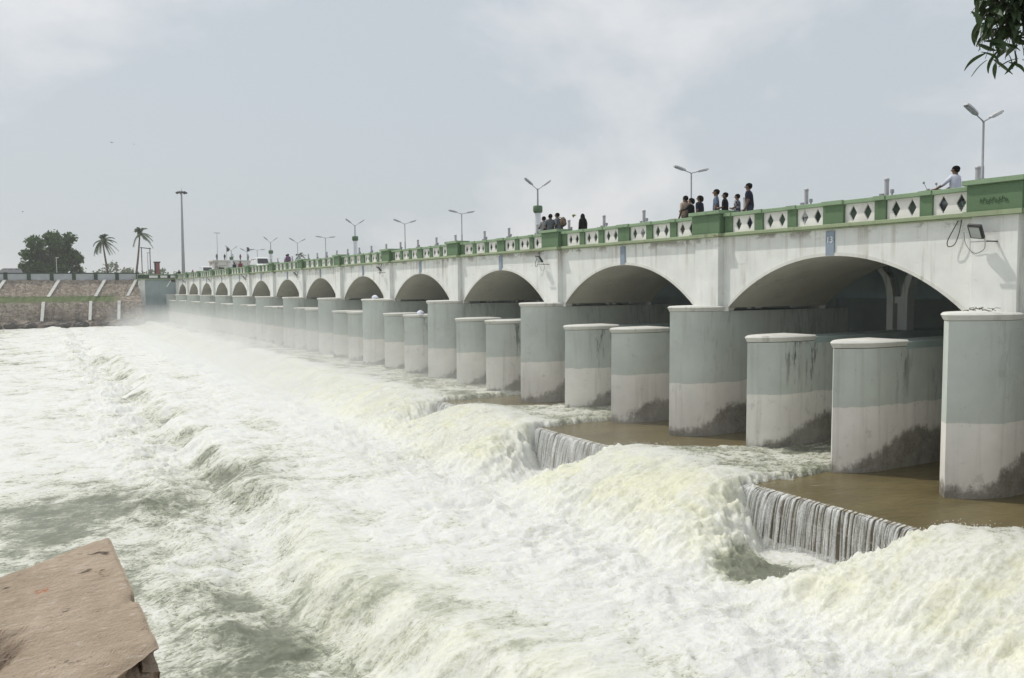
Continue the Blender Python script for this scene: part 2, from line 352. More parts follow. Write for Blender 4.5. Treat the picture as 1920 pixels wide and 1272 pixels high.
bl = MB(); bl.box(-0.06, 0.6, -0.72, 0.72, Z0, CZ+2.47, 0); bl.box(-0.16, 0.7, -0.80, 0.80, CZ+2.47, CZ+2.60, 1); bl.box(-0.15, 0.66, -0.77, 0.77, CZ+1.66, CZ+1.80, 2)
me_bl = bevel(bl.mesh('parapet_block', [M['green'], M['green_light'], M['ledge']]), 0.012)
me_sky = MB().box(XF-0.05, XF+0.0, -0.155, 0.155, CZ+0.86, CZ+1.60).mesh('number_plate', M['blueplate'])
for n in range(NB0, NB1):
    pa = inst('parapet', me_lb, bridge, (0, yc(n)+hw, 0)); inst('coping', me_cop, pa)
    for kd, u, v_ in lay:
        w = round(v_-u, 2); yy = (u+v_)/2-hw
        if (kd, w) not in pcache: pcache[(kd, w)] = panel_mesh(w+0.02, Z1-Z0-0.12) if kd == 'p' else post_mesh(w)
        inst('parapet_panel' if kd == 'p' else 'parapet_post', pcache[(kd, w)], pa, (0.215 if kd == 'p' else (-0.03 if kd == 'm' else 0), yy, Z0 if kd == 'p' else 0))
    o = inst('number_plate', me_sky, bridge, (0, yc(n)+hw, 0))
    if n == 0:
        fc = bpy.data.curves.new('numeral', 'FONT'); fc.body = '13'; fc.size = 0.26; fc.align_x = 'CENTER'; fc.extrude = 0.004
        tmp = bpy.data.objects.new('tmp', fc); col.objects.link(tmp); bpy.context.view_layer.update()
        me = bpy.data.meshes.new_from_object(tmp.evaluated_get(bpy.context.evaluated_depsgraph_get())); bpy.data.objects.remove(tmp)
        me.materials.append(M['whitepaint']); t_ = bpy.data.objects.new('numeral', me); link(t_, o)
        t_.rotation_euler = (math.pi/2, 0, -math.pi/2); t_.location = (XF-0.056, 0, CZ+1.25)
for n in range(NB0, NB1+1):
    o = inst('parapet_block', me_bl, bridge, (0, yc(n), 0))
    if n == 0:   # worn relief scroll on the nearest block
        rl = MB(); r3 = random.Random(3)
        for k in range(9):
            y = 0.36-0.08*k; z = CZ+2.06+0.03*math.sin(k*2.1); rl.tube([(-0.066, y, z-.03), (-0.07, y-.03, z+.05), (-0.07, y-.07, z+.02), (-0.068, y-.05, z-.05), (-0.066, y-.1, z-.04-.02*r3.random())], 0.013, 5)
        rl.obj('relief_scroll', M['green'], o)

# ------------------------------------------------------------------ apron, weir curtain
def soft_concrete():
    mt, nt, b = newmat('apron_concrete'); a = noise(nt, 1.4, 6, 0.6); c = ramp(nt, a, [(0.3, (0.12, 0.10, 0.075)), (0.7, (0.23, 0.20, 0.15))])
    pos, s = xyz(nt); jl = math_(nt, 'ABSOLUTE', math_(nt, 'SUBTRACT', s['Z'], CZ-5.93)); c = mixc(nt, sstep(nt, jl, 0.02, 0.035, 0.6, 0.0), c, (0.4, 0.36, 0.29))
    nt.links.new(c, b.inputs['Base Color']); b.inputs['Roughness'].default_value = 0.35; bump(nt, b, noise(nt, 9, 6), 0.4, 0.04); return mt
M['apron'] = soft_concrete()
SE = 4.70
tag(MB().box(-SE, 9.0, -2, 149.5, CZ-8.5, CZ-5.40).obj('apron', M['apron']), kind='structure')
def brown_water():
    mt, nt, b = newmat('shallow_brown_water'); pos, s = xyz(nt)
    a = noise(nt, 0.8, 5, 0.6, sc3=(0.5, 1.2, 1)); c = ramp(nt, a, [(0.3, (0.115, 0.092, 0.042)), (0.7, (0.18, 0.148, 0.075))])
    fo = noise(nt, 2.2, 8, 0.72, dist=1.2, sc3=(0.6, 1.4, 1)); c = mixc(nt, math_(nt, 'MULTIPLY', sstep(nt, fo, 0.63, 0.74), 0.55), c, (0.75, 0.74, 0.66))
    nt.links.new(c, b.inputs['Base Color']); b.inputs['Roughness'].default_value = 0.16; b.inputs['IOR'].default_value = 1.33
    bump(nt, b, noise(nt, 3.0, 6, 0.62, dist=.4, sc3=(0.7, 1.8, 1)), 0.9, 0.06); return mt
M['brown'] = brown_water()
tag(MB().box(-SE-0.02, 8.9, -1.9, 149.4, CZ-5.39, CZ-5.355).obj('apron_water', M['brown']), kind='structure')

# ------------------------------------------------------------------ river height field
def hash2(ix, iy, seed):
    h = (ix.astype(np.int64)*374761393 + iy.astype(np.int64)*668265263 + seed*1442695041) & 0xffffffff
    h = ((h ^ (h >> 13))*1274126177) & 0xffffffff; h = (h ^ (h >> 16)) & 0xffff
    return h.astype(np.float64)*(2*math.pi/65536)
def gn(x, y, seed=0):
    ix = np.floor(x); iy = np.floor(y); fx = x-ix; fy = y-iy
    u = fx*fx*fx*(fx*(fx*6-15)+10); v = fy*fy*fy*(fy*(fy*6-15)+10)
    def g(a, b):
        t = hash2(ix+a, iy+b, seed); return np.cos(t)*(fx-a)+np.sin(t)*(fy-b)
    n00, n10, n01, n11 = g(0, 0), g(1, 0), g(0, 1), g(1, 1)
    return 1.5*((n00*(1-u)+n10*u)*(1-v)+(n01*(1-u)+n11*u)*v)
def fbm(x, y, oct_, seed=0, gain=0.5, mode='n'):
    s = np.zeros_like(x); a = 1.0; tot = 0
    for i in range(oct_):
        k = gn(x*2**i+7.3*i, y*2**i-3.1*i, seed+i*17)
        if mode == 'b': k = np.abs(k)*2-0.6
        elif mode == 'r': k = 1-2*np.abs(k)-0.4
        s += a*k; tot += a; a *= gain
    return s/tot
def ss(a, b, x):
    t = np.clip((x-a)/(b-a), 0, 1); return t*t*(3-2*t)
def river_z(x, t):
    """returns height (camera-relative) and foam cover at plan points"""
    s = -x
    wob = 0.9*fbm(x*0.22, t*0.22, 3, 5)
    pool = -6.55+0.50*ss(20, 90, t)+0.55*ss(90, 146, t)
    down = -7.25+0.50*ss(18, 75, t)+1.25*ss(78, 132, t)
    # platforms that stay calm
    plat = np.zeros_like(x)
    for n, p0, p1, wgt in [(-1, .95, 5.6, 1), (0, 11.25, 16.35, 1), (1, 22.2, 27.3, 1), (2, 33.6, 36.2, .9), (6, 76.5, 78.5, .8), (9, 108, 110, .7)]:
        e0 = p0-0.63*np.clip(4.88-s, 0, 3.3)+0.50*np.clip(s-4.75, 0, 3.0); e1 = p1-0.55*np.clip(s-4.75, 0, 3.0)
        jit = 0.22*gn(s*1.7, t*1.7, 3)+0.16*gn(s*4.1, t*4.1, 4)+.12*gn(s*9, t*9, 6)
        so_ = 0.30+1.1*np.clip((s-4.75)/1.6, 0, 1); plat = np.maximum(plat, wgt*ss(-so_, so_, t-e0+jit)*ss(-so_, so_, e1-t+jit))
    flow = 1-plat
    pool = pool-0.12*np.clip(plat, 0, 1)*ss(4.2, 5.0, s)*ss(9.0, 7.0, s)
    cen = np.sin(np.clip((np.mod(t-Y0+.0, L)-3.4)/7.3, 0, 1)*math.pi); zj = -5.17+0.20*cen*np.exp(-((s-5.2)/1.3)**2)+0.05*gn(s*.3, t*.8, 9)
    vel = 0.082*(1+0.35*gn(t*0.35, t*0.0+4, 21))
    zj = zj-np.where(s > 4.4, vel*(s-4.4)**2, 0)
    jet = np.maximum(zj-pool, 0)*flow
    base = pool+jet
    # second sill
    edge = 14.6+1.5*gn(t*0.13, t*0+2, 31)+0.6*gn(t*0.45, t*0+5, 32)+0.25*gn(t*1.3, s*.4, 33)
    u = s-edge
    drop = ss(-0.1, 1.3, u)
    base = base*(1-drop)+down*drop+0.10*np.exp(-((u+0.5)/0.7)**2)*ss(130, 60, t)-0.10*np.exp(-((u-1.6)/0.7)**2)+0.22*np.exp(-((u-2.9)/0.8)**2)*(0.6+0.8*gn(t*.5, s*.3, 8))
    # turbulence
    injet = flow*ss(9.5, 7.5, s)
    boil = np.exp(-((s-9.2)/1.7)**2)*(0.55+0.45*flow)
    lowr = np.exp(-((u-2.4)/1.5)**2)
    wx, wt_ = x+0.35*gn(x*.8, t*.8, 41), t+0.35*gn(x*.8, t*.8, 42)
    big = fbm(wx*0.42, wt_*0.42, 3, 51); puff = fbm(wx*0.95, wt_*0.95, 4, 61, 0.5); rid = fbm(wx*1.5, wt_*1.5, 3, 71, 0.45, 'r'); w2x, w2t = wx+.12*gn(x*3, t*3, 43), wt_+.12*gn(x*3, t*3, 44); fine = fbm(w2x*4.6, w2t*4.6, 2, 81, 0.6, 'r')
    strk = fbm(x*0.55, t*3.2, 4, 91, 0.6)                      # streaks that run with the flow
    strk2 = fbm(x*0.7+.5*gn(x*.5, t*.5, 7), t*2.1, 3, 95, 0.55, 'r')
    calm = np.clip(1.25*np.exp(-np.abs((s-6.9-.22*(t-13.6))/1.05)**3-np.abs((t-13.7)/2.2)**3), 0, 1)
    calm = calm*ss(.35, .9, plat); flank = 4*plat*flow*ss(4.3, 4.9, s)*ss(8.5, 6.5, s)
    amp = 0.24+0.36*boil*ss(60, 10, t)+0.12*boil+(0.30+.25*ss(25, 40, t)*ss(100, 80, t))*lowr-0.18*injet
    amp = amp*(1-0.75*calm)*(1-0.35*ss(17.5, 21, s))
    h = amp*(0.42*big+0.34*puff+0.13*rid+0.055*fine)*1.1
    jf = injet*ss(4.2, 6.0, s)
    brk = ss(5.6, 8.2, s); h += injet*(0.05*strk+0.03*rid)+jf*((0.05+.12*brk)*strk2+(.02+.07*brk)*puff+.02*brk*fine)
    pre = np.exp(-((u+0.2)/1.3)**2)*ss(40, 22, t); h = h*(1-0.75*pre)+pre*0.07*strk
    # foam cover
    h += flank*(.10*fine+.10*rid)
    fo = 0.945-0.55*calm-0.45*ss(0.25, 0.9, calm)+0.10*boil
    gp = np.exp(-(((s-20.5)/6.5)**2+((t-31.0)/3.3)**2))+0.85*np.exp(-(((s-17.4)/2.2)**2+((t-17.0)/3.2)**2))+0.6*np.exp(-(((s-20.5)/3)**2+((t-23)/3.6)**2))+0.6*np.exp(-(((s-8.8)/1.3)**2+((t-29.8)/1.4)**2))+0.35*np.exp(-(((s-14.3)/.8)**2+((t-29.5)/1.8)**2))
    gp += 0.5*ss(24, 30, s)+0.35*ss(21, 25, s)*ss(60, 110, t)+0.14*ss(15.5, 17.5, s)*ss(30, 20, t)
    gp += 0.55*np.clip(gn(x*0.16+3, t*0.16, 111)-0.15, 0, 1)*ss(16, 19, s)+0.35*np.clip(gn(x*0.3+9, t*0.3, 112)-0.1, 0, 1)
    fo -= 0.64*np.clip(gp, 0, 1.0)*(1+.35*fbm(x*.8, t*1.1, 3, 141))
    fo -= 0.40*injet*ss(4.9, 3.2, s)+jf*(0.10+0.24*ss(0.2, -0.4, strk2))*ss(8.8, 7.0, s)
    fo -= 0.26*pre*(0.7+1.5*strk)*ss(26, 15, t)+0.20*ss(0.15, -0.4, puff)*(1-boil)-0.12*ss(0.0, 0.5, rid)
    fo -= 0.20*lowr*ss(.1, .5, big)+0.42*np.exp(-((u-0.7)/0.9)**2)*ss(24, 34, t)*ss(100, 80, t)*ss(-.35, .35, fbm(x*.35, t*.35, 2, 131))
    river_z.jet = np.clip(jf*ss(9.3, 7.2, s)+.5*pre*ss(28, 18, t), 0, 1)
    return base+h, np.clip(fo, 0, 1.05)
ts = [-3.0]
while ts[-1] < 146.5: ts.append(ts[-1]+max(0.042, 0.0036*abs(ts[-1]+1.0)))
ts = np.array(ts)
xs = np.concatenate([np.arange(-62, -26, 0.4), np.arange(-26, -20, 0.09), np.arange(-20, -1.2, 0.05), np.arange(-1.2, 8.9, 0.25)])
XX, TT = np.meshgrid(xs, ts); RZ, FO = river_z(XX, TT); JT = river_z.jet
# keep the river under the brown sheet on the calm platforms, let it fall away at the apron lip
nx, nt_ = len(xs), len(ts)
jx = 0.05*gn(XX*2.3, TT*2.3, 201)*(XX > -20); jy = 0.05*gn(XX*2.3, TT*2.3, 202)*(XX > -20)
co = np.stack([XX+jx, TT+jy, RZ+CZ], -1).reshape(-1, 3)
idx = np.arange(nx*nt_).reshape(nt_, nx)
q = np.stack([idx[:-1, :-1], idx[:-1, 1:], idx[1:, 1:], idx[1:, :-1]], -1).reshape(-1, 4)
me = bpy.data.meshes.new('river'); me.vertices.add(len(co)); me.vertices.foreach_set('co', co.ravel())
me.loops.add(q.size); me.loops.foreach_set('vertex_index', q.ravel().astype(np.int32)); me.polygons.add(len(q)); me.polygons.foreach_set('loop_start', np.arange(0, q.size, 4, dtype=np.int32))
me.update(calc_edges=True); me.polygons.foreach_set('use_smooth', np.ones(len(q), bool))
at = me.attributes.new('foam', 'FLOAT', 'POINT'); at.data.foreach_set('value', FO.ravel().astype(np.float32)); at = me.attributes.new('jet', 'FLOAT', 'POINT'); at.data.foreach_set('value', JT.ravel().astype(np.float32))
def river_mat():
    mt, nt, b = newmat('white_water'); pos, s = xyz(nt)
    a = nt.nodes.new('ShaderNodeAttribute'); a.attribute_name = 'foam'; foam = a.outputs['Fac']
    def ridge(n, k): return math_(nt, 'SUBTRACT', 1.0, math_(nt, 'MULTIPLY', math_(nt, 'ABSOLUTE', math_(nt, 'SUBTRACT', n, 0.5)), k), clamp=True)
    ja = nt.nodes.new('ShaderNodeAttribute'); ja.attribute_name = 'jet'; jet = ja.outputs['Fac']
    def mixf(f, p, q): n = nt.nodes.new('ShaderNodeMix'); [nt.links.new(l, n.inputs[i]) for i, l in ((0, f), (2, p), (3, q))]; return n.outputs[0]
    n1 = noise(nt, 0.55, 8, 0.62, dist=0.9)
    n2 = mixf(jet, noise(nt, 2.3, 9, 0.66, dist=1.6, sc3=(0.75, 1.3, 1)), noise(nt, 2.0, 8, 0.66, dist=0.35, sc3=(0.42, 1.7, 0.8)))
    n3 = mixf(jet, noise(nt, 7.0, 6, 0.66, dist=1.2, sc3=(0.8, 1.2, 1)), noise(nt, 8.0, 6, 0.75, dist=0.2, sc3=(0.85, 1.25, 1.1)))
    lace = ridge(n2, 7.0); lace2 = ridge(n3, 6.0)
    v = math_(nt, 'ADD', math_(nt, 'MULTIPLY', foam, 1.35), -0.62)
    v = math_(nt, 'ADD', v, math_(nt, 'MULTIPLY', math_(nt, 'SUBTRACT', n1, 0.5), 1.6))
    v = math_(nt, 'ADD', v, math_(nt, 'MULTIPLY', lace, sstep(nt, jet, 0, 1, 0.40, 0.24))); v = math_(nt, 'ADD', v, math_(nt, 'MULTIPLY', lace2, 0.26))
    v = math_(nt, 'ADD', v, math_(nt, 'MULTIPLY', math_(nt, 'SUBTRACT', n3, 0.5), 1.15))
    F0 = sstep(nt, v, 0.0, 1.25); F = math_(nt, 'ADD', F0, math_(nt, 'MULTIPLY', math_(nt, 'MULTIPLY', jet, 0.60), math_(nt, 'SUBTRACT', 1.0, F0)))
    c = ramp(nt, F, [(0.0, (0.19, 0.205, 0.155)), (0.28, (0.39, 0.405, 0.32)), (0.55, (0.61, 0.615, 0.53)), (0.8, (0.73, 0.735, 0.675)), (1.0, (0.785, 0.79, 0.765))])
    c = mixc(nt, math_(nt, 'MULTIPLY', jet, sstep(nt, n1, 0.40, 0.62, 0.08, 0.62)), c, mixc(nt, 1.0, c, (1.0, 0.99, 0.72), 'MULTIPLY'))
    nt.links.new(c, b.inputs['Base Color'])
    nt.links.new(math_(nt, 'SUBTRACT', sstep(nt, F, 0.1, 0.8, 0.14, 0.44), math_(nt, 'MULTIPLY', jet, 0.22), clamp=True), b.inputs['Roughness']); b.inputs['IOR'].default_value = 1.33
    hb = math_(nt, 'ADD', math_(nt, 'MULTIPLY', n3, 0.6), math_(nt, 'ADD', math_(nt, 'MULTIPLY', lace, 0.25), math_(nt, 'MULTIPLY', lace2, 0.14)))
    bump(nt, b, hb, 0.65, 0.08)
    b.inputs['Subsurface Weight'].default_value = 0.5; b.inputs['Subsurface Radius'].default_value = (0.30, 0.30, 0.17); b.inputs['Subsurface Scale'].default_value = 0.6
    tr = nt.nodes.new('ShaderNodeBsdfTranslucent'); nt.links.new(mixc(nt, 0.25, c, (0.80, 0.84, 0.55)), tr.inputs['Color'])
    ms = nt.nodes.new('ShaderNodeMixShader'); ms.inputs[0].default_value = 0.10
    o = [n for n in nt.nodes if n.type == 'OUTPUT_MATERIAL'][0]
    nt.links.new(b.outputs[0], ms.inputs[1]); nt.links.new(tr.outputs[0], ms.inputs[2]); nt.links.new(ms.outputs[0], o.inputs[0]); return mt
M['river'] = river_mat(); me.materials.append(M['river'])
tag(link(bpy.data.objects.new('river', me)), kind='structure')

# thin curtains of water over the dry-gate lips
def curtain_mat():
    mt, nt, b = newmat('falling_water'); f = noise(nt, 3.0, 6, 0.7, sc3=(1, 9, 0.6)); g = noise(nt, 22, 4, 0.7)
    b.inputs['Base Color'].default_value = (0.86, 0.87, 0.86, 1); b.inputs['Roughness'].default_value = 0.18; b.inputs['IOR'].default_value = 1.33
    tp = nt.nodes.new('ShaderNodeBsdfTransparent'); ms = nt.nodes.new('ShaderNodeMixShader'); o = [n for n in nt.nodes if n.type == 'OUTPUT_MATERIAL'][0]
    k = math_(nt, 'MULTIPLY', sstep(nt, f, 0.30, 0.66, 0.12, 0.85), sstep(nt, g, 0.25, 0.6, 0.5, 1.0))
    nt.links.new(k, ms.inputs[0]); nt.links.new(tp.outputs[0], ms.inputs[1]); nt.links.new(b.outputs[0], ms.inputs[2]); nt.links.new(ms.outputs[0], o.inputs[0])
    bump(nt, b, noise(nt, 14, 5, 0.6, sc3=(1, 1, 0.3)), 0.5, 0.02); return mt
M['curtain'] = curtain_mat()
for n, p0, p1 in ((0, 11.0, 16.9), (1, 21.7, 27.8), (2, 33.4, 36.6)):
    b = MB(); y = p0; r = random.Random(40+n)
    while y < p1:
        w = r.choice((r.uniform(0.006, 0.02), r.uniform(0.006, 0.02), r.uniform(0.014, 0.034))); out_ = r.uniform(0.42, 0.62)*(0.7+0.3*math.sin(y*1.3)); top = CZ-5.345; hgt = r.uniform(1.15, 1.5); lean = r.uniform(-.05, .05); vs_ = []
        for k in range(9):
            f = k/8; X = -SE-0.0-out_*(f**0.62)*0.9; z = top-hgt*f*f*0.95-0.02*f; ww = w*(1+0.5*math.sin(f*9+y*5))*(1.25-0.5*f)
            yy = y+lean*f; vs_ += [(X+0.03, yy-ww, z), (X-0.012, yy-ww*.4, z), (X-0.012, yy+ww*.4, z), (X+0.03, yy+ww, z)]
        vs_[0:4] = [(-SE+0.10, y-w, top+.004), (-SE+0.10, y-w*.4, top+.012), (-SE+0.10, y+w*.4, top+.012), (-SE+0.10, y+w, top+.004)]
        b.add(vs_, [(k*4+q, k*4+q+1, k*4+q+5, k*4+q+4) for k in range(8) for q in range(3)])
        y += r.choice((0.015, 0.025, 0.035, 0.05, 0.09))
    tag(b.obj('water_curtain', M['curtain'], smooth=60), kind='structure')

# flying droplets torn off the jets and rollers
def drops(nn):
    s = nrg.choice(3, nn, p=[.62, .2, .18]); x = np.zeros(nn); t = np.zeros(nn)
    t[:] = 4+34*nrg.random(nn)**1.5; x = np.where(s == 0, -nrg.uniform(3.9, 10.5, nn), np.where(s == 1, -nrg.normal(9.0, 1.4, nn), -nrg.normal(15.9, 0.8, nn)))
    z, fo = river_z(x, t); ok = (fo > .62); up = np.abs(nrg.normal(0, 1, nn))*np.where(s == 0, .06, .10)+0.004
    keep = ok & ~((x > -4.72) & (z < -5.36)); return x[keep], t[keep], (z+up+CZ)[keep]
dx, dt_, dz = drops(42000); nd = len(dx)
rad = nrg.uniform(0.003, 0.009, nd)*(0.75+dt_/30); oc = np.array([(1, 0, 0), (-1, 0, 0), (0, 1, 0), (0, -1, 0), (0, 0, 1), (0, 0, -1)], float)
vv = (np.stack([dx, dt_, dz], 1)[:, None, :]+oc[None]*rad[:, None, None]*nrg.uniform(0.6, 1.5, (nd, 1, 3))).reshape(-1, 3)
fo8 = np.array([(0, 2, 4), (2, 1, 4), (1, 3, 4), (3, 0, 4), (2, 0, 5), (1, 2, 5), (3, 1, 5), (0, 3, 5)])
ff = (np.arange(nd)[:, None, None]*6+fo8[None]).reshape(-1, 3)
me = bpy.data.meshes.new('spray_drops'); me.from_pydata(vv.tolist(), [], ff.tolist()); me.polygons.foreach_set('use_smooth', [True]*len(me.polygons))
mt, nt, b = newmat('spray_drop'); b.inputs['Base Color'].default_value = (0.88, 0.88, 0.84, 1); b.inputs['Roughness'].default_value = 0.35; me.materials.append(mt)
tag(link(bpy.data.objects.new('spray_drops', me)), kind='stuff')

# ------------------------------------------------------------------ far bank, abutment, wall
def bank_mat():
    mt, nt, b = newmat('stone_pitching'); g = nt.nodes.new('ShaderNodeNewGeometry')
    vo = nt.nodes.new('ShaderNodeTexVoronoi'); vo.inputs['Scale'].default_value = 3.2; nt.links.new(g.outputs['Position'], vo.inputs['Vector'])
    vd = nt.nodes.new('ShaderNodeTexVoronoi'); vd.feature = 'DISTANCE_TO_EDGE'; vd.inputs['Scale'].default_value = 3.2; nt.links.new(g.outputs['Position'], vd.inputs['Vector'])
    pos, s = xyz(nt); sep = nt.nodes.new('ShaderNodeSeparateColor'); nt.links.new(vo.outputs['Color'], sep.inputs[0])
    c = ramp(nt, sep.outputs[0], [(0.0, (0.18, 0.148, 0.115)), (0.5, (0.28, 0.235, 0.19)), (1.0, (0.39, 0.335, 0.28))])
    low = sstep(nt, s['Z'], CZ-4.9, CZ-1.7, 0.0, 1.0); dn = noise(nt, 0.5, 6, 0.7)
    c = mixc(nt, math_(nt, 'MULTIPLY', math_(nt, 'SUBTRACT', 1.0, low), sstep(nt, dn, 0.35, 0.6)), c, (0.05, 0.046, 0.042))
    c = mixc(nt, sstep(nt, vd.outputs['Distance'], 0.0, 0.06, 0.7, 0.0), c, (0.06, 0.05, 0.04))
    gz = noise(nt, 1.2, 5, 0.7); zz = math_(nt, 'ADD', s['Z'], math_(nt, 'MULTIPLY', math_(nt, 'SUBTRACT', gz, 0.5), 0.5))
    gr = math_(nt, 'MULTIPLY', sstep(nt, zz, CZ-1.95, CZ-1.65), sstep(nt, zz, CZ-0.7, CZ-1.0))
    gr = math_(nt, 'MULTIPLY', gr, sstep(nt, s['X'], -7.5, -10.5)); c = mixc(nt, gr, c, mixc(nt, gz, (0.06, 0.085, 0.03), (0.13, 0.17, 0.06)))
    nt.links.new(c, b.inputs['Base Color']); b.inputs['Roughness'].default_value = 0.9; bump(nt, b, vd.outputs['Distance'], 1.0, 0.15); return mt
M['bank'] = bank_mat()
prof = [(141.5, -8.0), (143.0, -5.45), (143.6, -4.95), (144.6, -4.6), (146.9, -1.75), (148.4, -1.05), (151.4, 1.62), (153.0, 1.70), (170.0, 1.75)]
bx_ = np.arange(-75, -5.2, 0.5); bk = MB(); vs_ = []
for i, x in enumerate(bx_):
    for k, (t, z) in enumerate(prof):
        j = 0.0 if k in (0, 7, 8) else 0.12; vs_.append((x, t+rng.uniform(-j, j), z+CZ+rng.uniform(-j, j)))
K = len(prof); bk.add(vs_, [(i*K+k, (i+1)*K+k, (i+1)*K+k+1, i*K+k+1) for i in range(len(bx_)-1) for k in range(K-1)])
bank = tag(bk.obj('far_bank', M['bank']), kind='structure')
for d0 in (-16.2, -9.7, -3.2, 4.1, 10.6, 15.2):        # whitewashed drain stripes down the upper pitching
    a, c = W(d0, 151.2, 1.60), W(d0-1.6, 148.5, -1.0); MB().add([a+Vector((0, -.1, .1)), a+Vector((.44, -.1, .1)), c+Vector((.44, -.12, .1)), c+Vector((0, -.12, .1)), a+Vector((0, .2, -.2)), a+Vector((.44, .2, -.2)), c+Vector((.44, .2, -.2)), c+Vector((0, .2, -.2))], [(3, 2, 1, 0), (0, 1, 5, 4), (1, 2, 6, 5), (2, 3, 7, 6), (3, 0, 4, 7)]).obj('painted_stripe', M['white_trim'], bank)
for d0 in (-11.2, -4.6, 1.8, 8.2, 12.2):
    a, c = W(d0, 146.7, -1.75), W(d0-.35, 144.4, -4.6); MB().add([a+Vector((0, -.12, .1)), a+Vector((.42, -.12, .1)), c+Vector((.42, -.14, .1)), c+Vector((0, -.14, .1)), a+Vector((0, .2, -.2)), a+Vector((.42, .2, -.2)), c+Vector((.42, .2, -.2)), c+Vector((0, .2, -.2))], [(3, 2, 1, 0), (0, 1, 5, 4), (1, 2, 6, 5), (2, 3, 7, 6), (3, 0, 4, 7)]).obj('painted_stripe', M['white_trim'], bank)
M['soil'] = plain('dry_ground', (0.2, 0.17, 0.11), 0.95, 0.25, 0.3)
M['greywall'] = painted('grey_wall_paint', (0.42, 0.44, 0.46), (0.25, 0.25, 0.25), 0.4)
M['rock'] = plain('wet_rock', (0.07, 0.06, 0.055), 0.6, 0.4, 1.5, bmp=0.6, bs=3)
for i in range(6):                                      # loose rocks along the water's edge
    r = random.Random(90+i); c = W(-4+i*2.1+r.uniform(-.5, .5), 143.0+r.uniform(-.4, .2), -5.15); b = MB(); b.ball((0, 0, 0), (r.uniform(.6, 1.2), r.uniform(.4, .7), r.uniform(.3, .55)), 9, 6)
    b.v = [(x*(1+.25*r.uniform(-1, 1)), y*(1+.25*r.uniform(-1, 1)), z*(1+.25*r.uniform(-1, 1))) for x, y, z in b.v]
    o = tag(b.obj('rock', M['rock'], loc=c), None, 'rock', 'dark rocks along the foot of the far bank'); o['label'] = 'dark wet rock at the foot of the far bank, '+('first', 'second', 'third', 'fourth', 'fifth', 'sixth')[i]+' from the left'
tag(MB().box(-3000, 3000, 152.8, 4500, CZ-1.0, CZ+1.68).obj('ground', M['soil']), kind='structure')
bw = tag(empty('boundary_wall', W(0, 151.8, 1.6)), 'low grey wall with dark green posts along the top of the far embankment', 'wall')
def wpart(b, name, mt, parent, **k):
    o = b.obj(name, mt, parent, **k); o.matrix_parent_inverse = Matrix.Translation(-parent.location); return o
x = 15.75
while x > -55:
    wpart(MB().box(x-OX-.27, x-OX+.27, 151.52, 152.08, CZ+1.5, CZ+2.85), 'post', M['greendark'], bw)
    wpart(MB().box(x-OX-2.83, x-OX-.27, 151.62, 151.98, CZ+1.5, CZ+2.62), 'wall_panel', M['greywall'], bw)
    wpart(MB().box(x-OX-2.83, x-OX-.27, 151.56, 152.04, CZ+2.62, CZ+2.78), 'wall_coping', M['greendark'], bw)
    x -= 3.1
ab = tag(empty('abutment', W(19, 151, -6)), 'grey plastered abutment with green inscribed parapet at the far bridge end', 'abutment')
M['abut'] = painted('abutment_plaster', (0.33, 0.40, 0.40), (0.2, 0.24, 0.24), 0.6)
xa, xb = 16.6-OX, 9.4
wpart(MB().box(xa, -0.62, 150.1, 153.2, CZ-8, CZ+1.66), 'wall', M['abut'], ab)
wpart(MB().box(-0.62, xb, 150.1, 153.2, CZ-8, CZ+1.25), 'wall', M['abut'], ab)
wpart(MB().box(xa-.95, xa, 149.9, 153.2, CZ-8, CZ+1.66), 'corner_pillar', M['white'], ab)
wpart(MB().box(xa-1.1, 0.3, 149.7, 153.3, CZ+1.66, CZ+1.80), 'ledge', M['ledge'], ab)
wpart(MB().box(xa-1.0, 0.25, 149.85, 150.2, CZ+1.80, CZ+2.40), 'parapet', M['greendark'], ab)
wpart(MB().box(xa-1.1, 0.3, 149.78, 150.27, CZ+2.40, CZ+2.52), 'coping', M['green_light'], ab)
wpart(MB().box(xa-1.02, xa-.7, 150.2, 153.2, CZ+1.80, CZ+2.45), 'parapet_return', M['green'], ab)
wpart(MB().box(xa-.4, -1.0, 149.2, 150.1, CZ-8, CZ-2.5), 'plinth', M['abut'], ab)
for u0, u1, gl in ((-4.0, -2.7, 5), (-2.3, -1.25, 3), (-.75, 0.02, 3)):   # inscription panels, lettering too far to read
    pn = wpart(MB().box(u0, u1, 149.82, 149.86, CZ+1.92, CZ+2.30), 'inscription_panel', M['panel'], ab)
    for k in range(gl):
        uc = u0+(u1-u0)*(k+.5)/gl; o = MB().box(uc-.05, uc+.05, 149.80, 149.818, CZ+2.0, CZ+2.2).obj('lettering', M['greendark'], pn); o.matrix_parent_inverse = Matrix.Translation(-ab.location)
wp = tag(MB().box(-.09, .09, -.07, .07, -.62, .62).obj('white_pipe', M['whitepaint'], loc=W(20.2, 149.95, 0.95)), 'short white slanted pipe fixed to the grey abutment wall', 'pipe'); wp.rotation_euler = (0, math.radians(32), 0)
bevel(wp.data, 0.03, 2)

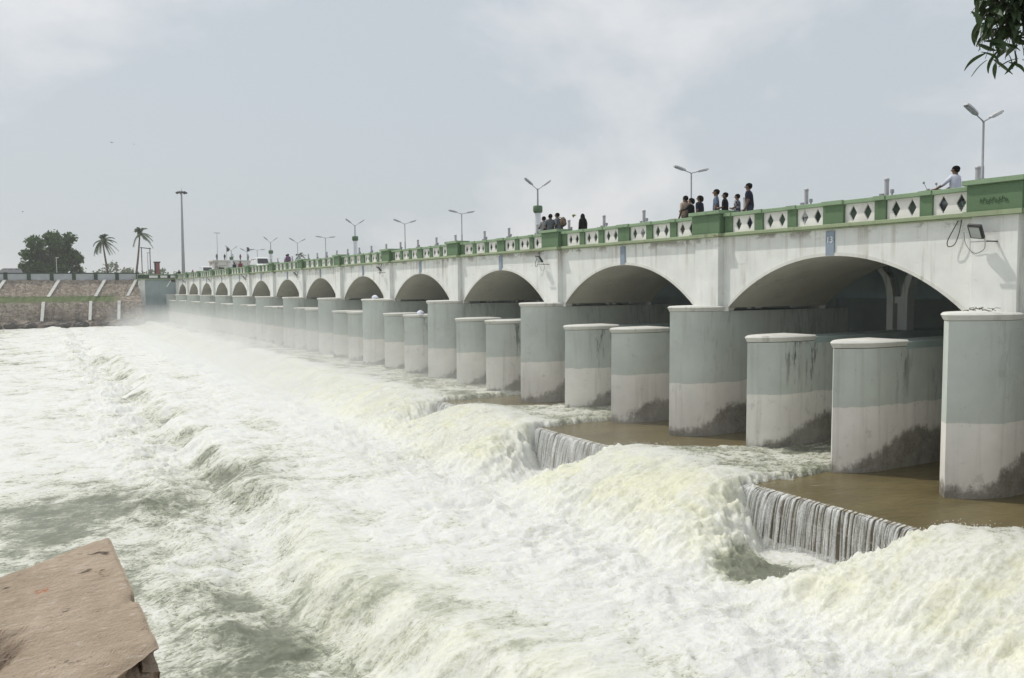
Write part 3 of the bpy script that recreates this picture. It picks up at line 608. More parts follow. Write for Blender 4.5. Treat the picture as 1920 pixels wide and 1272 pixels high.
# ------------------------------------------------------------------ lamps, spindles, floodlights, mast
ORD = ['first', 'second', 'third', 'fourth', 'fifth', 'sixth', 'seventh', 'eighth', 'ninth', 'tenth', 'eleventh', 'twelfth', 'thirteenth', 'fourteenth', 'fifteenth', 'sixteenth', 'seventeenth', 'eighteenth', 'nineteenth', 'twentieth', 'twenty first', 'twenty second', 'twenty third', 'twenty fourth', 'twenty fifth', 'twenty sixth', 'twenty seventh', 'twenty eighth', 'twenty ninth', 'thirtieth', 'thirty first', 'thirty second', 'thirty third', 'thirty fourth', 'thirty fifth', 'thirty sixth', 'thirty seventh', 'thirty eighth']
def lamp_head():
    b = MB()
    for k in range(5):
        pass
    sec = [(-.10, .02), (-.085, .075), (0, .10), (.085, .075), (.10, .02), (.10, 0), (-.10, 0)]
    st = [(0, .45), (.08, .85), (.35, 1), (.60, .95), (.68, .7)]; n = len(sec); vs_ = []
    for u, k in st: vs_ += [(u, y*k, z*k+.0) for y, z in sec]
    b.add(vs_, [(i*n+j, i*n+(j+1) % n, (i+1)*n+(j+1) % n, (i+1)*n+j) for i in range(len(st)-1) for j in range(n)]+[tuple(range(n-1, -1, -1)), tuple(range((len(st)-1)*n, len(st)*n))])
    return b.mesh('lamp_head', M['steel_light'], 40)
me_head = lamp_head(); me_lens = bevel(MB().box(.12, .58, -.075, .075, -.035, .004).mesh('lamp_lens', M['glass']), .015)
me_pole = MB().tube([(0, 0, 0), (0, 0, 2.2), (0, 0, 2.22), (0, 0, 3.75)], [.06, .055, .04, .036], 10).mesh('pole', M['steel'], 40)
def arm_mesh(sx, rise): return MB().tube([(0, 0, 3.70), (sx*.05, 0, 3.76), (sx*.2, 0, 3.76+rise*.25), (sx*.42, 0, 3.76+rise*.62)], [.03, .026, .022, .02], 8).mesh('arm', M['steel'], 60)
arms = {(sx, r): arm_mesh(sx, r) for sx in (-1, 1) for r in (.35, .15)}
me_cpole = MB().tube([(0, 0, 0), (0, 0, .05), (0, 0, 2.95)], [.27, .24, .20], 16).mesh('column', M['whitepaint'], 40)
me_ccap = MB().tube([(0, 0, 2.93), (0, 0, 2.97), (0, 0, 3.05), (0, 0, 3.33), (0, 0, 3.40), (0, 0, 3.42)], [.22, .27, .31, .31, .27, .05], 16).mesh('column_cap', M['green'], 40)
me_cpole2 = MB().tube([(0, 0, 3.38), (0, 0, 4.5)], [.06, .05], 10).mesh('pole', M['steel'], 40)
XL = 7.5
lam = [(17.97, 0, .27), (32.94, 0, .14), (47.68, 1, .42), (58.85, 0, .12), (70.13, 0, .2), (83.23, 1, .42), (93.09, 0, .08), (104.38, 0, .35), (117.64, 1, .5), (125.5, 0, .05), (132.0, 0, .3), (143.5, 1, .5)]
for i, (t, kind, rise) in enumerate(lam):
    o = empty('street_lamp', (XL+0.25, t, CZ+1.8+(1.2-.0)*0))
    far = ORD[i]
    tag(o, ('twin arm street lamp on white column with green cap, ' if kind else 'thin grey twin arm street lamp on the bridge, ')+far+' lamp from the right', 'street lamp', 'twin arm street lamps along the bridge')
    sc_ = 1.0
    if kind:
        inst('column', me_cpole, o); inst('column_cap', me_ccap, o); inst('pole', me_cpole2, o); dz_ = .70
    else: inst('pole', me_pole, o); dz_ = 0
    for sx in (-1, 1):
        r = rise*(1 if sx < 0 else .9); a = MB().tube([(0, 0, 3.70+dz_), (sx*.05, 0, 3.76+dz_), (sx*.2, 0, 3.76+dz_+r*.25), (sx*.42, 0, 3.76+dz_+r*.62)], [.03, .026, .022, .02], 8).obj('arm', M['steel'], o, smooth=60)
        h = inst('lamp_head', me_head, o, (sx*.38, 0, 3.76+dz_+r*.56), rot=(0, -math.atan2(r, .62)*1.0, 0 if sx > 0 else math.pi), scale=(1.08, 1.12, 1.1)); inst('lamp_lens', me_lens, h)
# gate-hoist spindles along the upstream side
me_sr = MB().tube([(0, 0, 0), (0, 0, 2.12)], .085, 10).mesh('spindle', M['steel_light'], 40)
me_sc = MB().tube([(0, 0, 2.10), (0, 0, 2.16), (0, 0, 2.2)], [.10, .10, .06], 10).mesh('spindle_cap', M['steel_light'], 40)
gb = MB(); gb.box(-.14, .14, -.16, .16, 1.0, 1.22); gb.tube([(0, -.24, 1.22), (0, -.24, 1.75)], .03, 6); gb.tube([(0, .2, 1.22), (0, .2, 1.6)], .035, 6); gb.box(-.06, .06, -.28, -.2, 1.60, 1.74); gb.box(-.06, .06, .14, .28, 1.48, 1.62)
me_sg = gb.mesh('gearbox', M['steel'])
sp_t = [14.35, 17.85, 21.43, 25.28, 28.8, 32.4, 36.13, 39.73, 43.33, 47.0, 50.71, 54.26, 59.04, 62.53, 66.25, 70.09, 73.51, 77.36, 80.77, 84.28]+[84.28+3.5*k for k in range(1, 17)]
for i, t in enumerate(sp_t):
    o = tag(empty('gate_spindle', (XL-0.2, t, CZ+1.78)), 'grey gate hoist spindle standing above the parapet, '+ORD[i]+' from the right', 'spindle', 'gate hoist spindles along the bridge')
    inst('spindle', me_sr, o); inst('spindle_cap', me_sc, o); inst('gearbox', me_sg, o)
# floodlights on every other pilaster
fh = MB(); fh.box(-.30, .30, -.24, .24, -.07, .07); me_fh = bevel(fh.mesh('housing', M['dark']), .03, 2)
me_fg = MB().box(-.23, .23, -.17, .17, -.085, -.068).mesh('lamp_glass', M['glass']); me_fb = MB().box(-.035, .035, -.40, .03, -.012, .012).mesh('bracket', M['dark'])
for i, n in enumerate((0, 2, 4, 6, 8, 10, 12)):
    sca = 0.86 if n == 0 else 0.78
    o = tag(empty('floodlight', (0, yc(n)+(0.12 if n == 0 else .35), CZ+1.20)), 'dark floodlight on bracket under the green parapet, '+ORD[i]+' floodlight from the right', 'floodlight', 'floodlights on the bridge pilasters')
    h = inst('housing', me_fh, o, (-.33, 0.15, .08), rot=(math.radians(10), math.radians(48), math.radians(14)), scale=(sca*.85, sca*.85, sca*.85)); inst('lamp_glass', me_fg, h)
    MB().box(-.42, -.002, -.22, -.17, -.20, -.17).obj('bracket', M['dark'], o); MB().box(-.42, -.38, -.22, .25, -.20, -.17).obj('bracket', M['steel'], o)
    cl = MB()
    def sm(ps):
        ps = [Vector(p) for p in ps]; ps = [ps[0]]+ps+[ps[-1]]; o_ = []
        for i_ in range(1, len(ps)-2):
            for q_ in range(5):
                t_ = q_/5; a_, b_, c_, d_ = ps[i_-1:i_+3]; o_.append(.5*((2*b_)+(c_-a_)*t_+(2*a_-5*b_+4*c_-d_)*t_*t_+(3*b_-a_-3*c_+d_)*t_**3))
        return o_+[ps[-1]]
    pts = [(0.16, .95, .42), (.12, 1.05, .2), (.1, 1.2, -.1), (.1, 1.18, -.25), (.1, 1.0, -.2), (.1, .88, .1), (.14, .84, .44)]
    cl.tube(sm(pts), .013, 6); cl.tube(sm([(.1, .75, .1), (-.01, .62, -.22), (-.02, .38, -.46), (-.05, .1, -.36), (-.2, 0, -.1)]), .007, 5)
    cl.obj('cable', M['cable'], o)
mast = tag(empty('high_mast', W(23.25, 154.6, 1.7)), 'tall grey high mast light standing beyond the far end of the bridge', 'mast light')
MB().tube([(0, 0, 0), (.02, 0, 5), (.1, 0, 15.0)], [.30, .24, .12], 12).obj('pole', M['steel'], mast, smooth=40)
MB().tube([(.1+.55*math.cos(a), .55*math.sin(a), 14.75) for a in np.linspace(0, 2*math.pi, 17)], .04, 6).obj('ring', M['dark'], mast)
for k in range(8):
    a = 2*math.pi*k/8; o = MB().box(-.22, .22, -.16, .16, -.12, .12).obj('lamp_head', M['dark'], mast, loc=(.1+.72*math.cos(a), .72*math.sin(a), 14.7)); o.rotation_euler = (0, .5, a)
MB().tube([(.1, 0, 14.9), (.1, 0, 15.5)], .02, 5).obj('lightning_rod', M['dark'], mast)

# ------------------------------------------------------------------ people
M['skin'] = plain('skin', (0.16, 0.085, 0.05), 0.6, 0.06); M['hair'] = plain('hair', (0.008, 0.007, 0.007), 0.95, 0.1); [setattr(n.inputs['Specular IOR Level'], 'default_value', 0.08) for n in M['hair'].node_tree.nodes if n.type == 'BSDF_PRINCIPLED']
clothm = {}
def cloth(name, c, check=None):
    if name in clothm: return clothm[name]
    mt, nt, b = newmat(name)
    if check:
        tcn = nt.nodes.new('ShaderNodeTexCoord'); ck = nt.nodes.new('ShaderNodeTexChecker'); ck.inputs['Scale'].default_value = 12; ck.inputs[1].default_value = (*c, 1); ck.inputs[2].default_value = (*check, 1); nt.links.new(tcn.outputs['Object'], ck.inputs[0]); nt.links.new(ck.outputs[0], b.inputs['Base Color'])
    else:
        nt.links.new(ramp(nt, noise(nt, 6, 3), [(0.3, tuple(x*.8 for x in c)), (0.7, tuple(min(1, x*1.15) for x in c))]), b.inputs['Base Color'])
    b.inputs['Roughness'].default_value = 0.9; b.inputs['Specular IOR Level'].default_value = 0.15; clothm[name] = mt; return mt
def person(label, loc, h, shirt, pants, face=0.0, armL='down', armR='down', look=0.0, group=None, sit=False, veil=False, fem=False, lean=0.0):
    """one skinned figure; local +y is forward, face turns it about z"""
    k = h/1.74; V = []; E = []; Rd = []
    def j(p, r, par=None):
        V.append(Vector(p)*k); Rd.append(r*k*1.12); i = len(V)-1
        if par is not None: E.append((par, i))
        return i
    zh = 0.0; ly = lean
    pel = j((0, 0, .95), .145); sp1 = j((0, ly*.3, 1.12), .135, pel); ch = j((0, ly*.7, 1.32), .155, sp1); nk = j((0, ly, 1.47), .062, ch); hd0 = j((0, ly+.01, 1.545), .065, nk); hd1 = j((0, ly+.025, 1.635), .094, hd0); j((0, ly+.01, 1.70), .07, hd1)
    for s_, arm in ((-1, armL), (1, armR)):
        sh = j((s_*.19, ly*.8, 1.405), .068, ch)
        if arm == 'down': pe, pw, ph = (s_*.235, ly*.6-.03, 1.13), (s_*.245, ly*.5+.05, .88), (s_*.24, ly*.5+.09, .80)
        elif arm == 'fwd': pe, pw, ph = (s_*.25, .17, 1.20), (s_*.24, .42, 1.07), (s_*.25, .51, 1.04)
        elif arm == 'bent': pe, pw, ph = (s_*.26, .02, 1.14), (s_*.13, .22, 1.10), (s_*.06, .27, 1.12)
        elif arm == 'out': pe, pw, ph = (s_*.36, .06, 1.24), (s_*.58, .14, 1.16), (s_*.66, .16, 1.14)
        el = j(pe, .045, sh); wr = j(pw, .032, el); ha = j(ph, .036, wr)
        dv = (Vector(ph)-Vector(pw)).normalized(); sd_ = Vector((0, .018, 0)) if abs(dv.z) > .6 else Vector((0, 0, .018))
        for q in (-1.5, -.5, .5, 1.5):
            f1 = j(Vector(ph)+dv*.055+sd_*q, .0095, ha); j(Vector(ph)+dv*(.095-.008*abs(q))+sd_*q*1.1-Vector((s_*.012, 0, 0)), .008, f1)
        j(Vector(ph)+dv*.02+sd_*3.0, .010, ha)
        hp = j((s_*.095, 0, .90), .098, pel)
        if sit: kn = j((s_*.17, .40, .80), .075, hp); an = j((s_*.18, .30, .40), .05, kn); j((s_*.19, .46, .35), .038, an)
        else: kn = j((s_*.10, .02+.05*s_, .49), .066, hp); an = j((s_*.11, -.02+.06*s_, .085), .046, kn); j((s_*.12, .14+.06*s_, .035), .036, an)
    me = bpy.data.meshes.new('b'); me.from_pydata(V, E, []); tmp = bpy.data.objects.new('tmp', me); col.objects.link(tmp)
    md = tmp.modifiers.new('s', 'SKIN'); md.use_smooth_shade = True
    lay_ = me.skin_vertices[0].data if me.skin_vertices else None
    if lay_ is None:
        bm = bmesh.new(); bm.from_mesh(me); bm.verts.layers.skin.verify(); bm.to_mesh(me); bm.free(); lay_ = me.skin_vertices[0].data
    for i, r in enumerate(Rd): lay_[i].radius = (r*(1.22 if i in (0, 1, 2) else 1), r*(.82 if i in (0, 1, 2) else 1)); lay_[i].use_root = (i == 0)
    tmp.modifiers.new('d', 'SUBSURF').levels = 1
    bpy.context.view_layer.update()
    bm_ = bpy.data.meshes.new_from_object(tmp.evaluated_get(bpy.context.evaluated_depsgraph_get())); bpy.data.objects.remove(tmp); bm_.name = 'body'
    bm_.materials.clear()
    for q in (M['skin'], shirt, pants): bm_.materials.append(q)
    for p in bm_.polygons:
        c = p.center/k; r = abs(c.x)
        mi = 0
        if c.z < .93 and c.z > .09 and (r < .22 or sit): mi = 2
        elif c.z >= .93 and c.z < 1.475 and r < .2 and abs(c.y-ly) < .19+abs(ly): mi = 1
        elif c.z >= 1.16 and c.z < 1.475 and c.y < .24: mi = 1
        if veil and c.z < 1.72: mi = 1
        p.material_index = mi; p.use_smooth = True
    root = empty('person', loc, face); root.scale = (1.07, 1.07, 0.965); tag(root, label, 'person', group)
    link(bpy.data.objects.new('body', bm_), root)
    hb = MB()
    if veil:
        hb.tube([(0, ly, .2), (0, ly, .9), (0, ly-.02, 1.25), (0, ly-.01, 1.43), (0, ly, 1.52), (0, ly+.005, 1.64), (0, ly, 1.73), (0, ly, 1.77)], [.30, .25, .25, .20, .135, .125, .08, .01], 14)
        hb.v = [(x*k, y*.8*k, z*k) for x, y, z in hb.v]; link(bpy.data.objects.new('veil', hb.mesh('veil', shirt, 60)), root)
    else:
        hb.ball((0, ly-.012, 1.655), (.098, .112, .103), 12, 7, z0=-.12); hb.ball((0, ly-.045, 1.625), (.092, .07, .085), 10, 6)
        if fem: hb.ball((0, ly-.09, 1.60), (.09, .07, .13), 10, 6)
        hb.v = [(x*k, y*k, z*k) for x, y, z in hb.v]; hh = link(bpy.data.objects.new('hair', hb.mesh('hair', M['hair'], 60)), root)
        fcm = MB(); fcm.ball((0, ly+.118, 1.62), (.016, .022, .026), 6, 4)
        for s_ in (-1, 1): fcm.ball((s_*.098, ly+.02, 1.62), (.014, .028, .034), 6, 4)
        fcm.v = [(x*k, y*k, z*k) for x, y, z in fcm.v]; link(bpy.data.objects.new('face', fcm.mesh('face', M['skin'], 60)), root)
    return root
ZR = CZ+1.80
C = dict(navy=cloth('navy_cloth', (.022, .026, .045)), black=cloth('black_cloth', (.012, .012, .014)), beige=cloth('beige_cloth', (.42, .33, .27)), blue=cloth('blue_check_cloth', (.10, .14, .24), (.22, .27, .36)), plaid=cloth('plaid_cloth', (.06, .06, .08), (.40, .40, .44)), white=cloth('white_cloth', (.66, .68, .78)), grey=cloth('grey_cloth', (.36, .36, .35)), dgrey=cloth('dark_grey_cloth', (.13, .14, .155)), red=cloth('red_cloth', (.28, .05, .07)), purple=cloth('purple_cloth', (.24, .13, .24)), jeans=cloth('jeans_cloth', (.05, .06, .09)), khaki=cloth('khaki_cloth', (.22, .2, .15)))
def P(d, t): return Vector((d-OX, t, ZR))
G1 = 'people gathered behind the parapet block'; G2 = 'people near the white lamp column'
person('tall man in dark navy shirt, rightmost of the group at the parapet', P(22.25, 22.2), 1.80, C['navy'], C['jeans'], .55, 'down', 'down', group=G1, lean=.05)
person('boy in black and white plaid shirt beside the tall navy man', P(22.05, 22.62), 1.44, C['plaid'], C['jeans'], .5, 'bent', 'bent', group=G1)
person('young man in plain dark shirt standing above the parapet block', P(22.45, 23.65), 1.62, C['black'], C['jeans'], .6, 'bent', group=G1)
person('man in blue check shirt facing left at the parapet', P(22.45, 24.12), 1.79, C['blue'], C['jeans'], .75, group=G1)
person('person in dark navy top, right one of the close pair', P(22.45, 25.02), 1.64, C['navy'], C['jeans'], .4, fem=True, group=G1)
person('person in black top leaning close, left one of the pair', P(22.2, 25.22), 1.55, C['black'], C['jeans'], .5, armL='out', fem=True, group=G1)
person('young man in beige shirt seen from behind below the street lamp', P(22.25, 25.6), 1.68, C['beige'], C['khaki'], .05, 'down', 'bent', group=G1)
person('man in pale grey shirt beside the white lamp column', P(22.3, 36.1), 1.68, C['grey'], C['khaki'], .1, 'bent', group=G2)
person('person in dark clothes standing with head bent next to the backpacker', P(22.1, 35.15), 1.72, C['dgrey'], C['jeans'], -.3, 'bent', group=G2, lean=.03)
bpk = person('man in grey shirt leaning forward with a patterned backpack', P(22.4, 34.75), 1.76, C['dgrey'], C['jeans'], .45, 'bent', 'bent', group=G2, lean=.16)
person('small child in black between the adults near the lamp column', P(22.0, 35.35), 1.22, C['black'], C['jeans'], 0, group=G2)
person('woman in black veil standing alone behind the parapet', P(22.3, 32.7), 1.54, C['black'], C['black'], .3, veil=True)
person('person in purple shirt far along the bridge, right of a pair', P(22.3, 83.7), 1.62, C['purple'], C['jeans'], .2)
person('person in pale violet top far along the bridge, left of a pair', P(22.4, 84.6), 1.60, C['white'], C['jeans'], .2)
person('person in red shirt far along the bridge before the white building', P(22.4, 105.8), 1.56, C['red'], C['jeans'], .2)
person('person in dark shirt left of the one in red far along the bridge', P(22.4, 109.2), 1.50, C['black'], C['jeans'], .2)
person('person in dark shirt on the abutment left of the high mast', W(22.2, 152.2, 1.68), 1.65, C['black'], C['jeans'], .2)
person('person in red shirt on the abutment right of the high mast', W(24.4, 152.4, 1.70), 1.62, C['red'], C['jeans'], .2)
person('person in grey shirt on the abutment, farthest right of the mast', W(25.6, 152.0, 1.70), 1.7, C['grey'], C['jeans'], .2)
person('person in blue and white on the far bank beside the big tree', W(6.6, 153.4, 1.68), 1.55, C['blue'], C['jeans'], .2)
mc_scale = 0.93
# patterned backpack
bp = tag(empty('backpack', (bpk.location.x+.07, bpk.location.y-.13, ZR+1.12)), 'brown and black patterned backpack worn by the leaning man', 'backpack')
mt, nt, b = newmat('patterned_fabric'); nt.links.new(ramp(nt, noise(nt, 9, 3, .5, dist=1), [(.42, (.02, .02, .02)), (.5, (.30, .20, .12)), (.6, (.06, .05, .04))]), b.inputs['Base Color']); b.inputs['Roughness'].default_value = .8; M['pattern'] = mt
MB().ball((0, 0, .14), (.17, .14, .24), 14, 9).obj('bag', mt, bp, smooth=60); MB().ball((.03, -.10, .06), (.11, .07, .12), 10, 6).obj('pocket', mt, bp, smooth=60)
for s_ in (-1, 1): MB().tube([(s_*.09, .05, .34), (s_*.10, .14, .38), (s_*.11, .26, .30), (s_*.11, .28, .12)], .016, 6).obj('strap', C['black'], bp)
# rider and motorcycle
mc = tag(empty('motorcycle', (22.95-OX, 15.35, ZR-.0)), 'motorcycle ridden along the bridge, its mirror showing above the parapet', 'motorcycle')
mc.scale = (1, 1, mc_scale)
for yy in (-.62, .62):
    w_ = MB(); w_.tube([(0, yy+.27*math.cos(a), .3+.27*math.sin(a)) for a in np.linspace(0, 2*math.pi, 21)], .045, 8); wo = w_.obj('wheel', M['rubber'], mc, smooth=60)
    for k in range(5): a = k*2*math.pi/5; MB().tube([(0, yy, .3), (0, yy+.25*math.cos(a), .3+.25*math.sin(a))], .012, 5).obj('spoke', M['steel'], wo)
MB().ball((0, .18, .80), (.14, .28, .15), 12, 8).obj('fuel_tank', C['black'], mc, smooth=60); MB().ball((0, -.32, .80), (.13, .42, .07), 12, 6).obj('seat', M['rubber'], mc, smooth=60)
MB().ball((0, .02, .48), (.15, .25, .2), 10, 6).obj('engine', M['steel'], mc, smooth=60)
for s_ in (-1, 1): MB().tube([(s_*.07, .62, .3), (s_*.07, .40, .98)], .025, 6).obj('fork', M['steel'], mc)
MB().tube([(-.34, .24, .93), (-.2, .36, .93), (.2, .36, .93), (.34, .24, .93)], .016, 6).obj('handlebar', M['steel'], mc)
for s_ in (-1, 1):
    MB().tube([(s_*.25, .34, .93), (s_*.28, .42, 1.12)], .008, 5).obj('mirror_stalk', M['steel'], mc); MB().ball((s_*.29, .43, 1.16), (.055, .02, .045), 10, 6).obj('mirror', M['steel_light'], mc, smooth=60)
MB().ball((0, .52, .92), (.09, .07, .09), 10, 6).obj('headlight', M['glass'], mc, smooth=60)
person('man in white shirt riding a motorcycle, arm stretched to the handlebar', (22.95-OX, 15.0, ZR-.13), 1.66, C['white'], C['jeans'], 0.06, 'fwd', 'fwd', sit=True)

# ------------------------------------------------------------------ vehicles and buildings beyond
def car(name, label, cat, loc, Lg, Wd, Ht, rz, body):
    o = tag(empty(name, loc, rz), label, cat); b = MB(); hw_ = Wd/2
    side = [(-Lg/2, .35), (-Lg/2, Ht*.55), (-Lg*.42, Ht*.62), (-Lg*.36, Ht*.94), (-Lg*.3, Ht), (Lg*.2, Ht), (Lg*.26, Ht*.95), (Lg*.38, Ht*.6), (Lg*.49, Ht*.5), (Lg/2, .35)]
    n = len(side); tp = lambda z: hw_*(1-.12*max(0, (z-Ht*.6)/Ht*2.4)); p = [(-tp(z), y, z) for y, z in side]+[(tp(z), y, z) for y, z in side]
    b.add(p, [(i, (i+1) % n, n+(i+1) % n, n+i) for i in range(n)]+[tuple(range(n-1, -1, -1)), tuple(range(n, 2*n))]); link(bpy.data.objects.new('body', bevel(b.mesh('body', body), .03, 2)), o)
    for s_ in (-1, 1):
        for y0, y1 in ((-.33, -.13), (-.11, .08), (.10, .24)):
            x_ = s_*(hw_*.955+.02); MB().add([(x_, Lg*y0, Ht*.64), (x_, Lg*y1, Ht*.64), (x_*.93, Lg*(y1-.03), Ht*.92), (x_*.93, Lg*(y0+.02), Ht*.92), (x_*.9, Lg*y0, Ht*.64), (x_*.9, Lg*y1, Ht*.64), (x_*.85, Lg*(y1-.03), Ht*.92), (x_*.85, Lg*(y0+.02), Ht*.92)], [(0, 1, 2, 3), (4, 5, 6, 7), (0, 1, 5, 4), (1, 2, 6, 5), (2, 3, 7, 6), (3, 0, 4, 7)]).obj('window', M['dark'], o)
        for y in (-.31, .31): MB().tube([(s_*(hw_-.18), Lg*y, .31), (s_*(hw_+.005), Lg*y, .31)], .31, 16).obj('wheel', M['rubber'], o)
    MB().add([(-hw_*.8, Lg*.385, Ht*.63), (hw_*.8, Lg*.385, Ht*.63), (hw_*.72, Lg*.275, Ht*.93), (-hw_*.72, Lg*.275, Ht*.93), (-hw_*.8, Lg*.33, Ht*.63), (hw_*.8, Lg*.33, Ht*.63), (hw_*.72, Lg*.22, Ht*.93), (-hw_*.72, Lg*.22, Ht*.93)], [(0, 1, 2, 3), (4, 5, 6, 7), (0, 1, 5, 4), (1, 2, 6, 5), (2, 3, 7, 6), (3, 0, 4, 7)]).obj('windscreen', M['dark'], o)
    return o
car('van', 'white van driving on the bridge right of the white building', 'van', (3.2, 104.5, ZR), 4.2, 1.6, 1.92, math.pi, M['whitepaint'])
car('car', 'white car near the far end of the bridge', 'car', (3.4, 141.5, ZR), 4.2, 1.7, 1.75, math.pi, M['whitepaint'])
car('car', 'dark parked car left of the big tree on the far bank', 'car', W(-2.3, 158, 1.7), 4.2, 1.7, 1.9, math.pi/2, M['steel'])
bd = tag(empty('building', W(36, 168, 1.7)), 'white flat roofed building beyond the far end of the bridge', 'building')
MB().box(-5.2, 3.4, 0, 5, 0, 3.5).obj('wall', M['white'], bd); MB().box(-5.4, 3.6, -.1, 5.1, 3.5, 3.75).obj('roof', M['white_trim'], bd)
for k in range(4): w_ = MB().box(-4.4+k*2, -3.4+k*2, -.05, .05, 1.2, 2.4).obj('window', M['dark'], bd); MB().box(-4.5+k*2, -3.3+k*2, -.1, .06, 1.1, 1.19).obj('sill', M['white_trim'], w_)
for k in range(5): person('small figure standing on the white building roof, '+ORD[k]+' from the left', W(36-4.6+k*1.45, 168.6, 5.45), 1.25, (C['dgrey'], C['black'], C['white'], C['red'], C['grey'])[k], C['jeans'], .3)
for k, (dx_) in enumerate((-2.6, 1.2)):
    o = tag(empty('flag_pole', W(36+dx_, 169.5, 5.45)), ('left' if k == 0 else 'right')+' dark pennant on a pole above the white building', 'flag'); MB().tube([(0, 0, 0), (0, 0, 2.6)], .04, 6).obj('pole', M['steel'], o)
    f_ = MB(); f_.add([(0, 0, 2.6), (.35, .06, 2.55), (.6, -.05, 2.2), (.5, 0, 1.8), (.2, .05, 1.7), (0, 0, 1.6)]+[(0, .02, 2.6), (.35, .08, 2.55), (.6, -.03, 2.2), (.5, .02, 1.8), (.2, .07, 1.7), (0, .02, 1.6)], [(0, 1, 2, 3, 4, 5), (11, 10, 9, 8, 7, 6)]+[(i, (i+1) % 6, 6+(i+1) % 6, 6+i) for i in range(6)]); f_.obj('pennant', M['dark'], o)
kz = tag(empty('gate_tower', W(19.6, 158, 1.7)), 'narrow red and dark painted gate tower behind the abutment', 'tower')
MB().box(-.3, .3, -.4, .4, 0, 2.9).obj('shaft', cloth('faded_red_paint', (.30, .12, .11)), kz); MB().box(-.6, .42, -.5, .5, 2.9, 3.1).obj('roof', M['dark'], kz); MB().box(-.5, -.3, -.38, .38, .1, 2.88).obj('side_panel', M['dark'], kz)
for i, (d, t, hh) in enumerate(((18.3, 160, 4.6), (33.3, 178, 9.4), (4.2, 155.5, 3.5))):
    o = tag(empty('pole', W(d, t, 1.7)), ('pale slender pole left of the red gate tower', 'tall grey pole with flat head beyond the bridge end', 'thin pole standing in front of the big round tree')[i], 'pole'); MB().tube([(0, 0, 0), (0, 0, hh)], [.07, .05], 8).obj('shaft', M['steel_light'], o)
    MB().box(-.6 if i == 1 else -.1, .6 if i == 1 else .35, -.08, .08, hh, hh+.14).obj('head', M['steel_light'], o)
hf = tag(empty('pylon_frame', W(29.5, 262, 1.7)), 'square goalpost shaped steel frame above the distant trees', 'frame')
for s_ in (-1.1, 1.1): MB().tube([(s_, 0, 0), (s_, 0, 10.2)], .12, 6).obj('leg', M['dark'], hf)
MB().tube([(-1.4, 0, 10.2), (1.4, 0, 9.9)], .13, 6).obj('crossbar', M['dark'], hf)

# ------------------------------------------------------------------ vegetation
def leafmat(name, c, tr=.35):
    mt, nt, b = newmat(name); g = nt.nodes.new('ShaderNodeNewGeometry')
    f = noise(nt, .9, 4); cc = mixc(nt, f, tuple(x*.6 for x in c), tuple(x*1.35 for x in c)); nt.links.new(cc, b.inputs['Base Color']); b.inputs['Roughness'].default_value = .55
    t_ = nt.nodes.new('ShaderNodeBsdfTranslucent'); nt.links.new(cc, t_.inputs[0]); ms = nt.nodes.new('ShaderNodeMixShader'); ms.inputs[0].default_value = tr
    o = [n for n in nt.nodes if n.type == 'OUTPUT_MATERIAL'][0]; nt.links.new(b.outputs[0], ms.inputs[1]); nt.links.new(t_.outputs[0], ms.inputs[2]); nt.links.new(ms.outputs[0], o.inputs[0]); return mt
M['leaf'] = leafmat('tree_leaf', (.055, .115, .026)); M['leaf_near'] = leafmat('near_leaf', (.035, .065, .018), .2); M['palm'] = leafmat('palm_leaf', (.055, .10, .03)); M['bark'] = plain('bark', (.10, .08, .06), .9, .25, 6, bmp=.5, bs=18); M['palmbark'] = plain('palm_bark', (.15, .12, .10), .9, .2, 4)
def crown(lobes, nl, size, seed, surf=.55):
    r = np.random.default_rng(seed); cs = []; 
    wgt = np.array([l[3]**2 for l in lobes]); ch = r.choice(len(lobes), nl, p=wgt/wgt.sum()); lb_ = np.array(lobes)[ch]
    dr = r.normal(size=(nl, 3)); dr /= np.linalg.norm(dr, axis=1)[:, None]; rr_ = lb_[:, 3]*(surf+(1-surf)*r.random(nl)**.5)*(1+.28*r.normal(size=nl).clip(-1, 1))
    c = lb_[:, :3]+dr*rr_[:, None]*np.array([1, 1, .85]); u = r.normal(size=(nl, 3)); u /= np.linalg.norm(u, axis=1)[:, None]; w = np.cross(u, r.normal(size=(nl, 3))); w /= np.linalg.norm(w, axis=1)[:, None]
    sz = size*r.uniform(.6, 1.4, nl)[:, None]; v = np.stack([c-u*sz, c+w*sz*.55, c+u*sz, c-w*sz*.55], 1).reshape(-1, 3); return v, np.arange(nl*4).reshape(-1, 4)
def tree(name, label, loc, lobes, trunk_h, tr_r, nl, size, seed, mat_, group=None, cat='tree'):
    o = tag(empty(name, loc), label, cat, group); t_ = MB(); r = random.Random(seed)
    t_.tube([(0, 0, -.2), (.05, 0, trunk_h*.5), (.1, .05, trunk_h)], [tr_r*1.3, tr_r, tr_r*.8], 10)
    for l in lobes: t_.tube([(.1, .05, trunk_h*.9), (l[0]*.5, l[1]*.5, (trunk_h+l[2])*.5), l[:3]], [tr_r*.5, tr_r*.3, tr_r*.12], 6)
    t_.obj('trunk', M['bark'], o, smooth=60); v, f_ = crown(lobes, nl, size, seed); me = bpy.data.meshes.new('crown'); me.from_pydata(v.tolist(), [], f_.tolist()); me.materials.append(mat_); link(bpy.data.objects.new('crown', me), o); return o
r = random.Random(5); lobes = []
for k in range(36):
    a = r.uniform(0, 2*math.pi); q = r.uniform(.1, 1)**.6; z = r.uniform(2.0, 8.8); wd = 5.6*math.sqrt(max(.15, 1-((z-4.2)/6.2)**2)); lobes.append((q*wd*math.cos(a)*.92, q*wd*math.sin(a)*.7, z, r.uniform(.8, 1.6)))
